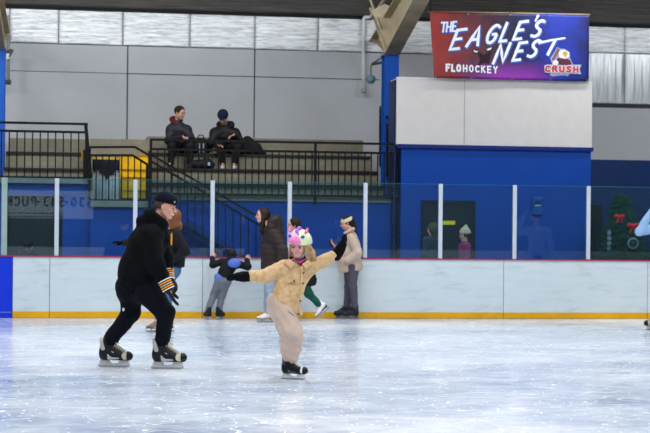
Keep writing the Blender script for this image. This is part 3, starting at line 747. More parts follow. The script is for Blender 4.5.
def steelwork(xl, ze):
    tan = mat('steel_tan', '#b3a58a', .6, .2, 3); cb = mat('column_blue', '#0648a0', .45, .08)
    grey = mat('pipe_grey', '#8b9092', .45, .1)
    for k, (p0, p1, ysplit, lb) in enumerate(((383,397.5,54,'blue column with tan roof rafter left of the banner'), (-8,3.2,48,'blue column with tan rafter at the left edge'))):
        Yc = 4.6 if k == 0 else 4.6
        x0, x1 = X_(p0, Yc), X_(p1, Yc)
        zs = Z_((p0+p1)/2, ysplit, Yc); xm = (x0+x1)/2
        o = empty('frame_column', (xm, Yc, 0), 0, lb, 'column')
        w = (x1-x0)/2
        c = MB(); c.box((-w,0,0),(w,.02,zs)).box((-.01,.02,0),(.01,.30,zs)).box((-w,.30,0),(w,.32,zs)); c.build('column', cb, o)
        # rafter: deep tapered I rising over the ice
        kz = zs; R0 = Vector((0,0,kz)); 
        top0, top1 = Vector((0,1.7,kz+.45)), Vector((0,-8.5,kz+.45+10.2*.183)); b0, b1 = Vector((0,.0,kz-.0)), Vector((0,-8.5,kz+.45+10.2*.183-.55)); bk = Vector((0,.35,kz-.0))
        d = ray(421, 0) if k == 0 else ray(14, -60); Yk = CAM.y+(xm-CAM.x)/d.x*d.y-Yc; zk = (CAM+d*((Yk+Yc-CAM.y)/d.y)).z-kz
        if k: Yk, zk = YZ
        YZ = (Yk, zk); ws = w*1.05; sl = zk/-Yk; y2 = Yk-.9; z2 = sl*-y2; y3 = -9.0; z3 = z2+(y2-y3)*.12
        zt0 = .45; zt3 = max(z3+.3, zt0+(1.7-y3)*.18)
        r = MB(); r.prism([(1.7, zt0), (.35, 0), (0, 0), (y2, z2), (y3, z3), (y3, zt3)], (-.008,0,kz), (0,1,0), (0,0,1), (1,0,0), .016)
        for (ya, za), (yb_, zb_) in zip([(0,0),(y2,z2)], [(y2,z2),(y3,z3)]): r.bar((0,ya,kz+za), (0,yb_,kz+zb_), ws*2, .02)
        r.bar((0,1.7,kz+zt0), (0,y3,kz+zt3), ws*2, .02)
        print('RAFTER', Yk, zk, z2, z3, zt3, kz)
        r.bar((0,0,kz+.02), (0,1.6,kz+.5), ws*1.6, .02)
        r.build('rafter', tan, o)
        MB().box((-w*1.15,-.02,kz-.015),(w*1.15,.36,kz+.015)).build('cap_plate', grey, o)
    # braces up left of the column
    def P(px, py, Y): return PY(px, py, Y)
    o = empty('roof_brace', P(385,50,4.6), 0, 'crossed tan braces beside the blue column top', 'brace'); O = Vector(o.location)
    for (a, b, w_) in (((388,54,4.65),(371,8,5.4),.09), ((369,-4,4.9),(381,28,4.7),.05), ((388,-6,4.4),(371,18,5.2),.045), ((386,52,4.7),(378,14,5.0),.06)):
        MB().bar(P(*a)-O, P(*b)-O, w_, .03).build('brace', tan, o)
    MB().prism([(0,0),(-.35,.75),(-.1,.9),(.25,.75),(.12,.1)], P(389,50,4.75)-O, (1,0,0), (0,0,1), (0,1,0), .02).build('gusset_plate', tan, o)
    # long white pipe
    o = empty('conduit', P(363.5,92,YB-.15), 0, 'long white vertical pipe crossing the foil and white wall', 'pipe'); O = Vector(o.location)
    MB().tube([P(363.5,92,YB-.15)-O, P(363.6,19,YB-.15)-O, P(364.5,17.2,YB-.15)-O, P(371,17,YB-.16)-O, P(379,5,YB-.6)-O, P(380,2,YB-.7)-O], .038, 10).build('pipe', mat('pipe_white', '#c9cbcc', .4), o, True)
    MB().tube([P(363.5,93,YB-.15)-O, P(363.5,89,YB-.15)-O], .052, 10).build('end_cap', mat('pipe_cap', '#8b8d90', .4), o, True)
    # hooked grey pipe on the left
    o = empty('hose_pipe', P(8.5,84,YB-.3), 0, 'hooked grey pipe with a valve hanging near the left edge', 'pipe'); O = Vector(o.location)
    MB().tube([P(8.2,84,YB-.3)-O, P(8.4,20,YB-.3)-O, P(7.5,16,YB-.32)-O, P(5.5,16,YB-.35)-O, P(3.5,22,YB-.4)-O], .032, 10).build('pipe', grey, o, True)
    MB().tube([P(8.3,84.5,YB-.3)-O, P(8.3,80,YB-.3)-O], .055, 10).build('end_cap', mat('cap_dark', '#3c3f42', .5), o, True)
    MB().box(P(6.2,59,YB-.42)-O, P(9.6,54,YB-.33)-O).build('valve_box', mat('valve_white', '#c4c8c8', .5), o)
    MB().bar(P(3,53,YB-.4)-O, P(12.5,50,YB-.4)-O, .05).bar(P(9,57,YB-.4)-O, P(13,50,YB-.4)-O, .04).build('bracket', mat('cap_dark', '#3c3f42', .5), o)
    # round disc lamp on a bracket
    o = empty('disc_lamp', P(377,62,5.2), 0, 'round grey-blue disc hanging from a black bracket by the column', 'lamp'); O = Vector(o.location)
    MB().bar(P(371.5,64.5,5.2)-O, P(385,62,5.2)-O, .05).bar(P(372,64,5.2)-O, P(384,56,5.2)-O, .03).build('bracket', mat('cap_dark', '#3c3f42', .5), o)
    MB().tube([P(371,65,5.2)-O, P(371,76,5.2)-O], .012, 8).build('stem', mat('cap_dark', '#3c3f42', .5), o)
    c = P(371,79.3,5.2)-O; MB().tube([c+Vector((0,-.03,0)), c+Vector((0,.03,0))], .09, 20).build('disc', mat('disc_blue', '#64808c', .4), o, True)
    # purlins under the roof
    for i in range(0):
        Yp = YB-.5-i*1.5; z = ze+(YB+.2-Yp)*3.0/16.6-.1
        MB().box((-20,Yp-.03,z-.1),(20,Yp+.03,z+.06)).build('purlin', mat('purlin', '#3a3632', .8), None, label='dark steel purlin under the roof, '+('nearest the back wall','second from the back wall','third from the back wall')[i], cat='roof beam', group='roof purlins')

# ---------------------------------------------------------------- lettering
GL = {  # strokes on a 0..1 square, y up
'T':[[(0,1),(1.05,1)],[(.5,1),(.5,0)]], 'H':[[(0,1),(0,0)],[(.85,1),(.85,0)],[(0,.5),(.85,.5)]], 'E':[[(.8,1),(0,1),(0,0),(.8,0)],[(0,.52),(.65,.52)]],
'A':[[(0,0),(.45,1),(.9,0)],[(.15,.33),(.75,.33)]], 'G':[[(.9,.85),(.6,1),(.2,.9),(0,.5),(.2,.08),(.6,0),(.88,.2),(.88,.48),(.5,.48)]], 'L':[[(0,1),(0,0),(.75,0)]],
'S':[[(.8,.9),(.5,1),(.12,.9),(.08,.68),(.4,.52),(.75,.38),(.75,.12),(.4,0),(0,.1)]], 'N':[[(0,0),(0,1),(.8,0),(.8,1)]], 'F':[[(.8,1),(0,1),(0,0)],[(0,.52),(.6,.52)]],
'O':[[(.45,1),(.1,.85),(0,.5),(.1,.15),(.45,0),(.8,.15),(.9,.5),(.8,.85),(.45,1)]], 'C':[[(.85,.85),(.5,1),(.12,.85),(0,.5),(.12,.15),(.5,0),(.85,.15)]], 'K':[[(0,1),(0,0)],[(.8,1),(0,.42)],[(.25,.58),(.85,0)]],
'Y':[[(0,1),(.42,.5),(.85,1)],[(.42,.5),(.42,0)]], 'R':[[(0,0),(0,1),(.6,1),(.8,.8),(.6,.52),(0,.52)],[(.4,.52),(.85,0)]], 'U':[[(0,1),(0,.2),(.2,0),(.65,0),(.85,.2),(.85,1)]], 'P':[[(0,0),(0,1),(.6,1),(.82,.77),(.6,.5),(0,.5)]],
"'":[[(.1,1.1),(0,.8)]], '-':[[(0,.5),(.5,.5)]], '6':[[(.7,1),(.2,.8),(0,.35),(.2,0),(.65,0),(.82,.28),(.6,.55),(.05,.45)]], '3':[[(0,.95),(.45,1),(.75,.8),(.4,.54),(.8,.28),(.45,0),(0,.08)]], '0':[[(.4,1),(.08,.8),(0,.5),(.08,.2),(.4,0),(.72,.2),(.8,.5),(.72,.8),(.4,1)]],
'5':[[(.75,1),(.1,1),(.05,.58),(.5,.62),(.8,.35),(.5,0),(0,.06)]], '4':[[(.6,0),(.6,1),(0,.3),(.85,.3)]]}
def ribbon(mb, pts, w, thick, wf=lambda t: 1.0, org=None, ex=None, ey=None, ez=None, off=0):
    P = [Vector((x, y)) for x, y in pts]; n = len(P); L = []; R = []
    for i, p in enumerate(P):
        d0 = (P[i]-P[i-1]).normalized() if i else (P[1]-P[0]).normalized(); d1 = (P[i+1]-P[i]).normalized() if i < n-1 else d0
        if i == 0: d0 = d1
        m = (d0+d1); m = m.normalized() if m.length > .2 else d1; nn = Vector((-m.y, m.x)); s = min(1.6, 1/max(.4, abs(nn.dot(Vector((-d1.y, d1.x))))))
        ww = w/2*wf(i/(n-1)); q = p.copy()
        if i == 0: q -= d1*w*.4
        if i == n-1: q += d0*w*.4
        L.append(q+nn*ww*s); R.append(q-nn*ww*s)
    vs = []; 
    for z in (off, off+thick): vs += [org+ex*q.x+ey*q.y+ez*z for q in L+R]
    m = 2*n; fs = []
    for i in range(n-1):
        a, b, c, d = i, i+1, n+i+1, n+i; fs += [(m+a, m+d, m+c, m+b), (a, b, c, d), (a, m+a, m+b, b), (d, c, m+c, m+d)]
    fs += [(0, n, m+n, m), (n-1, m+n-1, m+2*n-1, 2*n-1)]
    mb.add(vs, fs)
def write(mb, text, x, y, h, wd, adv, w, org, ex, ey, ez, slant=.25, rise=0, thick=.004, off=0, hs=None, wf=lambda t: 1.0):
    """baseline start (x, y); glyph height h, width wd"""
    for i, ch in enumerate(text):
        if ch == ' ': x += adv; continue
        hh = hs[i] if hs else h
        for st in GL[ch]:
            dense = []
            for (a, b) in zip(st, st[1:]): dense += [a, (a[0]*.5+b[0]*.5, a[1]*.5+b[1]*.5)]
            dense.append(st[-1])
            if ch in 'GSOCRPU6305':
                dense = [st[0]]+[q for a, b in zip(st, st[1:]) for q in ((a[0]*.75+b[0]*.25, a[1]*.75+b[1]*.25), (a[0]*.25+b[0]*.75, a[1]*.25+b[1]*.75))]+[st[-1]]
            pts = [(x+gx*wd+slant*gy*hh, y+gy*hh+rise*gx*wd) for gx, gy in dense]
            ribbon(mb, pts, w, thick, wf, org, ex, ey, ez, off)
        a = adv*(.5 if ch in "'-" else 1); x += a; y += rise*a

def banner(zt):
    Yb = YF-.10
    c = {k: PY(px, py, Yb) for k, (px, py) in dict(tl=(429.5,11.5), tr=(589.5,14.5), br=(589,81.5), bl=(434,78)).items()}
    org = c['bl'].copy(); O = org; ex = Vector((1,0,0)); ey = Vector((0,0,1)); ez = Vector((0,-1,0))
    W = c['br'].x-org.x; H = (c['tl'].z-org.z)
    s = W/155.0    # metres per photo pixel
    t = NT('banner_print'); v = t.coords(); sp = t.node('ShaderNodeSeparateXYZ', ins={'Vector': v}); X, Z = sp.outputs[0], sp.outputs[2]
    xn = t.math('DIVIDE', X, W); zn = t.math('DIVIDE', Z, H); nz = t.math('MULTIPLY', t.math('SUBTRACT', t.noise(v, 2.2, 4, .6, 1.0), .5), .35)
    col = t.ramp(t.math('ADD', xn, nz), [(0,'#96302a'),(.16,'#742026'),(.34,'#3c1428'),(.5,'#14143c'),(.68,'#0c1a6c'),(.82,'#08289e'),(1,'#081248')])
    xm = t.ramp(xn, [(.12,0),(.42,1),(.62,.9),(.8,0)]); zm = t.ramp(zn, [(.03,1),(.32,0)])
    col = t.mix(t.math('MULTIPLY', t.math('MULTIPLY', t.node('ShaderNodeRGBToBW', ins={'Color': xm}).outputs[0], t.node('ShaderNodeRGBToBW', ins={'Color': zm}).outputs[0]), .9), col, '#9a2ab0')
    st = t.noise(t.coords((.6,1,5),(0,.5,0)), 5, 5, .7, .5); col = t.mix(t.ramp(st, [(.5,0),(.75,.35)]), col, '#c84848') if False else col
    t.set(Base_Color=col, Roughness=.38); t.b.inputs['Specular IOR Level'].default_value = .35
    o = empty('banner', org, 0, 'red and blue vinyl team banner hanging above the white block', 'banner')
    nx, nz_ = 60, 24; vs = []
    def wave(u, v_): return .012*math.sin(u*9+v_*2)+.018*math.sin(u*3.1+1)*(1-v_)+.03*math.exp(-(u/.06)**2)*math.sin(v_*9)*.4
    for side in (0, 1):
        for k in range(nz_+1):
            for i in range(nx+1):
                u, q = i/nx, k/nz_
                bot = (c['bl'].lerp(c['br'], u))-org; top = (c['tl'].lerp(c['tr'], u))-org; p = bot.lerp(top, q)
                p = p+ey*(.012*abs(math.sin(u*math.pi*4))*(-1) if q == 1 else 0)
                vs.append(p+ez*(wave(u, q)+(0 if side else -.006)))
    N = (nx+1)*(nz_+1); fs = []
    for k in range(nz_):
        for i in range(nx):
            a = k*(nx+1)+i; fs += [(a, a+nx+1, a+nx+2, a+1), (N+a, N+a+1, N+a+nx+2, N+a+nx+1)]
    ring = list(range(nx+1))+[k*(nx+1)+nx for k in range(1, nz_+1)]+[nz_*(nx+1)+i for i in range(nx-1,-1,-1)]+[k*(nx+1) for k in range(nz_-1,0,-1)]
    fs += [(a, b, b+N, a+N) for a, b in zip(ring, ring[1:]+ring[:1])]
    MB().add(vs, fs).build('vinyl_sheet', t.m, o, True)
    # letters in photo pixels, measured from the banner's lower left corner
    wh = mat('letter_white', '#e6eaf2', .5, .02); sh = mat('letter_blue', '#3355b0', .5, .02)
    Z0 = Vector((0,0,0)); F = .010
    def pp(px, py): q = PY(px, py, Yb)-org; return q.x, q.z
    def conform(mb):
        mb.v = [tuple(Vector(v)+ez*wave(v[0]/W, v[2]/H)) for v in mb.v]; return mb
    def word(nm, letters, w, slant, rise, m=wh, shadow=True):
        """letters: (character, photo x and y of its lower left corner, height, width)"""
        res = None
        for k in ((0, 1) if shadow else (0,)):
            mb = MB()
            for ch, px, py, h, wd in letters:
                x, y = pp(px, py); dx = .55*s*k
                write(mb, ch, x+dx, y-.8*s*k, h*s, wd*s, 0, (w+1.5*k)*s, Z0, ex, ey, ez, slant, rise, .003, F-.006*k)
            b_ = conform(mb).build(nm if not k else 'letter_outline', m if not k else sh, o if not k else res); res = res or b_
        return res
    word('lettering_the', [('T',440,32.2,9,5.2), ('H',446,31.8,9,4.6), ('E',452,31.3,9,3.8)], 1.7, .12, .06)
    e_ = word('lettering_eagles', [('E',449.5,49.8,19,11), ('A',466,46.6,18.5,12.5), ('G',484,44,18,10.5), ('L',499.5,41.5,18,8.5), ('E',513,39.6,17,9.5), ('S',530.5,37.4,16,9.5)], 2.8, .40, .16)
    mb = MB(); ribbon(mb, [pp(537.8,15.8), pp(535.2,20.8)], 2.4*s, .003, lambda t: 1-.4*t, Z0, ex, ey, ez, F); conform(mb).build('apostrophe', wh, e_)
    word('lettering_nest', [('N',493,63.5,18.5,12), ('E',512.5,60.6,17,9), ('S',527,57.6,16.5,9)], 2.8, .40, .16)
    for off, ww, mt, nm, q in ((F-.006, 4.7, sh, 'letter_outline', .5), (F, 2.8, wh, 'lettering_nest', 0)):
        mb = MB(); ribbon(mb, [pp(539+q,43+q), pp(551+q,40.3+q), pp(564+q,38.2+q)], ww*.85*s, .003, lambda t: 1-.35*t, Z0, ex, ey, ez, off); ribbon(mb, [pp(554.5+q,41+q), pp(547.5+q,54.5+q)], ww*s, .003, lambda t: 1, Z0, ex, ey, ez, off); conform(mb).build(nm, mt, o)
    word('lettering_flo', [('F',446,71,6,3.6), ('L',451.5,71.2,6,3.2), ('O',456.5,71.4,6,3.8)], 1.9, .0, 0, shadow=False)
    word('lettering_hockey', [(ch, 463+6.1*i, 71.6+.28*i, 6.0, 3.8) for i, ch in enumerate('HOCKEY')], 1.35, .0, 0, shadow=False)
    # face in the middle: dark beak shape and two eyes
    def poly(nm, pts, m, off=F, par=None, th=.003):
        P = [pp(*q) for q in pts]; return conform(MB().prism(P, ez*off, ex, ey, ez, th)).build(nm, m, par or o)
    dk = mat('print_dark', '#260c1c', .6)
    poly('print_face', [(471,49),(478,54),(480,60),(477,66),(484,63),(489,64),(491,52),(496,47),(489,51),(484,55),(477,51)], dk, .002)
    poly('print_eye', [(473,50.2),(477.6,51.6),(477,52.6),(474,52)], wh); poly('print_eye', [(486.5,49.2),(491.5,47.4),(490.8,49.6),(487.6,50.6)], wh)
    # team emblem
    A = lambda X, Y: (535+X/8.667, 35+Y/8.667)
    em = poly('emblem', [A(*q) for q in ((80,262),(150,255),(128,205),(165,150),(190,105),(218,120),(255,122),(300,150),(300,195),(322,240),(330,256),(402,258),(385,300),(402,340),(300,338),(282,358),(262,350),(150,358),(128,350),(132,328),(80,325))], mat('emblem_outline', '#9aa4c4', .5), .004)
    P_ = lambda nm, pts, m, k: poly(nm, [A(*q) for q in pts], m, .008+k*.0035, em)
    mr = mat('emblem_maroon', '#5a2238', .5); rd = mat('emblem_red', '#c03a3c', .5); wt = mat('emblem_white', '#e4e4ea', .5); yl = mat('emblem_yellow', '#c8a040', .5); bn = mat('emblem_brown', '#8a5a50', .5)
    P_('emblem_stick', ((140,215),(175,150),(192,112),(215,125),(200,165),(160,225)), bn, 0); P_('emblem_body', ((195,200),(240,195),(300,215),(318,250),(300,262),(180,262),(160,240)), mr, 0)
    P_('emblem_head', ((200,160),(215,135),(255,130),(292,152),(296,185),(262,208),(220,200),(205,185)), wt, 1); P_('emblem_beak', ((238,150),(262,142),(282,160),(270,185),(262,200),(250,180),(236,170)), yl, 2); P_('emblem_glove', ((155,225),(180,215),(200,235),(196,258),(165,262),(150,248)), wt, 1)
    P_('emblem_tail', ((150,325),(320,325),(285,350),(262,343),(160,352)), mat('emblem_silver', '#8e98b8', .5), 0)
    mb = MB(); mw = MB(); x, y = pp(*A(90,316)); 
    write(mw, 'CRUSH', x, y, 5.2*s, 4.6*s, 7.1*s, 3.1*s, Z0, ex, ey, ez, 0, .0, .003, .016); conform(mw).build('emblem_letter_edge', wt, em)
    write(mb, 'CRUSH', x, y, 5.2*s, 4.6*s, 7.1*s, 1.9*s, Z0, ex, ey, ez, 0, .0, .003, .020); conform(mb).build('emblem_lettering', rd, em)
    # top batten and grommets
    MB().tube([c['tl']-org+Vector((-.02,.03,.0)), c['tr']-org+Vector((.02,.03,.0))], .016, 8).build('top_batten', mat('batten', '#a08c66', .6), o, True)
    gme = MB().tube([ez*-.004, ez*.006], .018, 10).mesh('grommet')
    for u in (.01, .24, .5, .75, .99):
        for vv in (.975, .02):
            p = (c['bl'].lerp(c['br'], u)).lerp(c['tl'].lerp(c['tr'], u), vv)-org; q = link('grommet', gme, mat('steel_dull', '#6a6e74', .4, metal=.6), o); q.location = p+ez*wave(u, vv)
    for u in (.01, .5, .99):
        p = c['tl'].lerp(c['tr'], u); r = MB(); r.tube([(0,.03,0), (0,.05,1.6)], .008, 6); q = r.build('hanging_rope', mat('rope', '#242220', .8), o); q.location = p-org

def far_sign():
    # panel on the opposite side; the rink glass shows its mirror image
    Yv = 26.7; Ym = -26.64
    a, b = PY(8, 190, Yv), PY(93, 219, Yv); x0, x1 = a.x, b.x; z1, z0 = a.z, b.z
    o = empty('rink_sign', (x0, Ym, z0), 0, 'pale sign with dark phone number on the opposite side, mirrored in the rink glass', 'sign')
    MB().box((0,-.05,0),(x1-x0,0,z1-z0)).build('panel', mat('sign_pale', '#e6eaec', .5), o)
    mb = MB(); W = x1-x0; h = (PY(50,197.5,Yv).z-PY(50,206,Yv).z)
    zb = PY(50,206,Yv).z-z0
    # facing +y: text runs towards -x
    ex = Vector((-1,0,0)); ey = Vector((0,0,1)); ez = Vector((0,1,0)); n = 12
    write(mb, '630-543-PUCK', 0, 0, h, h*.62, W/10.6, h*.2, Vector((W*.985,.001,zb)), ex, ey, ez, 0, 0, .01)
    for yy, xx in ((213.5,.28),(216.8,.34)):
        z = PY(50,yy,Yv).z-z0; k = .34
        while k < .97: l = random.uniform(.02,.07); mb.box((W*(1-k)-W*l,.001,z-.02),(W*(1-k),.01,z+.025)); k += l+.015
    mb.build('lettering', mat('sign_ink', '#14171c', .6), o)

def xmas_tree():
    Y = 1.5; Y = 1.55; base = PY(622, 240, Y); s = (base-CAM).dot(FW)/FPX
    rt = empty('christmas_tree', (base.x, Y, 0), 0, 'dark green decorated tree behind the glass at the right', 'tree')
    H = Z_(622, 194, Y); m = mat('needles', '#174636', .8, .5, 12)
    MB().tube([(0,0,0),(0,0,H*.95)], [.05,.01], 8).build('trunk', mat('trunk', '#3a2a1e', .9), rt)
    MB().box((-.2,-.2,0),(.2,.2,.06)).build('stand', mat('stand_dark', '#1b1b1d', .6), rt)
    mb = MB(); rnd = random.Random(3)
    for i in range(1700):
        f = rnd.random()**.8; z = .15+(H-.18)*(1-f); R = .0+.72*f; a = rnd.random()*6.283; rr = R*(.45+.55*rnd.random()**.5)
        p = Vector((math.cos(a)*rr, math.sin(a)*rr, z)); d = Vector((math.cos(a+rnd.uniform(-.5,.5)), math.sin(a+rnd.uniform(-.5,.5)), rnd.uniform(-.35,.25))).normalized(); L = rnd.uniform(.09,.17)
        mb.tube([p, p+d*L], [.006,.002], 3, cap=False)
        for q in range(5):
            t = (q+.5)/5; sd = d.cross(Vector((0,0,1))).normalized()
            for sg in (-1, 1):
                b = p+d*L*t; e = b+(d*.5+sd*sg+Vector((0,0,rnd.uniform(-.3,.5)))).normalized()*.07; w = Vector((0,0,.011)); mb.add([b-w, b+w, e], [(0,1,2)])
    mb.build('foliage', m, rt)
    red = mat('bow_red', '#d8101c', .5, .1)
    def bow(px, py, k, dy, lb):
        c = PY(px, py, Y-dy); o = empty('red_bow', c, 0, lb, 'bow', 'bows on the tree')
        o2 = sdf_mesh('loops', [el((-.07*k,0,.02*k), (.075*k,.035*k,.05*k), None, .01), el((.07*k,0,.02*k), (.075*k,.035*k,.05*k), None, .01), el((0,-.02*k,0), (.03*k,.03*k,.03*k), None, .01)], .012)
        link('loops', o2, red, o); MB().prism([(0,0),(-.05*k,-.15*k),(-.09*k,-.13*k),(-.01*k,.02*k)], (0,-.012*k,0), (1,0,0), (0,0,1), (0,1,0), .015).prism([(0,0),(.05*k,-.15*k),(.09*k,-.13*k),(.01*k,.02*k)], (0,-.012*k,0), (1,0,0), (0,0,1), (0,1,0), .015).build('tails', red, o)
    bow(619.5, 217, .7, .45, 'red bow high on the decorated tree'); bow(633, 226, .8, .66, 'red bow lower right on the decorated tree, by the blue elbow')
    c = PY(633, 243.5, Y-.85); pts = [Vector((.085*math.cos(a), 0, .085*math.sin(a))) for a in [k*math.pi/10 for k in range(21)]]
    o = empty('ring_ornament', c, 0, 'pale ring ornament with a dark middle on the decorated tree', 'ornament'); MB().tube(pts, .016, 8, False).build('ring', mat('ring_pale', '#8b9aa0', .5), o, True); MB().sphere((0,0,0), .05, 12, 8, (1,.5,1)).build('bauble', mat('bauble', '#30444c', .3), o, True)
    # pale lantern left of it and a garland at the foot
    c = PY(609, 241, Y-.75); o = empty('icicle_ornament', c, 0, 'small pale ladder-like ornament at the left of the tree', 'ornament')
    for k in range(4): MB().box((-.03,-.02,-.16+k*.09),(.03,.02,-.10+k*.09)).build('link', mat('ornament_pale', '#7f8f98', .5), o)
    MB().tube([(0,0,-.16),(0,0,.2)], .008, 6).build('string', mat('ornament_pale', '#7f8f98', .5), o)
    # planter greenery along the boards
    rt = empty('evergreen_planter', (X_(630,.4)+.15, .40, 0), 0, 'low dark evergreen greenery at the foot of the tree', 'planter')
    MB().box((-.55,-.18,0),(.75,.18,.78)).build('planter_box', mat('planter_dark', '#161a1c', .7), rt)
    mb = MB()
    for i in range(700):
        p = Vector((rnd.uniform(-.6,.8), rnd.uniform(-.2,.2), .76+.26*rnd.random()**1.6)); d = Vector((rnd.uniform(-1,1), rnd.uniform(-1,1), rnd.uniform(0,1))).normalized(); sd = d.orthogonal().normalized()
        for q in range(4):
            b = p+d*.03*q; e = b+(sd*(1 if q % 2 else -1)+d*.6)*.05; mb.add([b, b+Vector((0,0,.008)), e], [(0,1,2)])
    mb.build('foliage', m, rt)
    # dark speaker cabinet / door by the block
    Yd = 2.6; x0, x1 = X_(592, Yd), X_(602.5, Yd); zt_ = Z_(597, 204.5, Yd)
    o = empty('dark_locker', ((x0+x1)/2, Yd, 0), 0, 'tall narrow black cabinet at the corner of the blue block', 'cabinet'); w = (x1-x0)/2
    MB().box((-w,0,0),(w,.5,zt_)).build('body', mat('cabinet_black', '#0c0f14', .5), o, bevel=.01); MB().box((-w+.02,-.012,.1),(w-.02,-.0005,zt_-.05)).build('door', mat('cabinet_front', '#12161c', .4), o)

def bags():
    bk = mat('bag_black', '#0c0d12', .7, .2)
    # bag between the men, with pale stripes
    c = PY(200.5, 158, 5.0); z = ZT[2]
    o = empty('duffel_bag', (c.x, 5.0, z), 0, 'black bag with pale stripes between the two seated men', 'bag')
    link('body', sdf_mesh('body', [rc((-.09,0,.12),(.11,0,.12),.12,.12,.05), rc((-.05,0,.22),(.05,0,.24),.09,.07,.05)], .015, disp=folds(.008,14,12,2)), bk, o)
    for dx in (-.03, .045): MB().bar((dx,-.12,.02),(dx,-.125,.2), .02, .015).build('stripe', mat('stripe_pale', '#9aa0ae', .6), o)
    MB().tube([(-.07,-.02,.28),(-.03,-.03,.36),(.04,-.03,.36),(.07,-.02,.28)], .012, 8).build('handle', bk, o, True)
    c = PY(243, 152, 5.0); o = empty("folded_coat", (c.x+.14, 5.05, ZT[2]), 0, 'dark coat heaped beside the man in the beanie', 'coat')
    link('heap', sdf_mesh('heap', [rc((-.12,0,.14),(.12,0,.08),.15,.10,.08), rc((-.05,.05,.26),(.12,0,.16),.11,.10,.06), rc((.1,-.05,.1),(.26,-.02,.04),.09,.05,.05)], .016, disp=folds(.012,14,12,6)), mat('coat_ink', '#0f1015', .8), o)
    c = PY(202, 166, 4.45); o = empty('gym_bag', (c.x, 4.4, ZT[1]), 0, 'small black bag on the step between the seated men', 'bag')
    link('body', sdf_mesh('body', [rc((-.17,0,.09),(.15,0,.09),.085,.085,.04), rc((.02,0,.12),(.1,0,.19),.07,.05,.05)], .014, disp=folds(.006,14,12,4)), bk, o)
    MB().tube([(-.1,-.05,.15),(-.03,-.07,.24),(.06,-.05,.2)], .011, 8).build('handle', bk, o, True); MB().box((.1,-.088,.07),(.14,-.075,.13)).build('tag', mat('stripe_pale', '#9aa0ae', .6), o)

def lights():
    def area(x, y, z, sx, sy, e, col=(1,.985,.96), rot=(0,0,0), name='arena_and_fill_light'):
        l = bpy.data.lights.new(name, 'AREA'); l.shape = 'RECTANGLE'; l.size = sx; l.size_y = sy; l.energy = e; l.color = col
        o = bpy.data.objects.new(name, l); COL.objects.link(o); o.location = (x,y,z); o.rotation_euler = rot; return o
    for y in (-21, -15, -9, -3.5):
        for x in (-9, -1, 7): area(x, y, 7.0, 3.0, .9, LE, (.93,.97,1))
    for x, e in ((-10,1.15), (-5.5,1), (-1.5,.8), (5,.5), (9.5,.8)): area(x, 1.2, 6.6, 2.5, .4, LS*e, (.95,.98,1), rot=(.9,0,0))  # unseen lamps added over the stands to brighten the back wall and foil
    area(-9, -24.3, 5.5, 5, .6, 260, rot=(-.5,0,0))  # unseen fill lamp added to brighten the far sign for its mirror image
LE, LS = 296, 180
BLACKCLOTH = lambda: mat('black_cloth', '#07080c', .9, .3, 9, .5, 90, spec=.12)

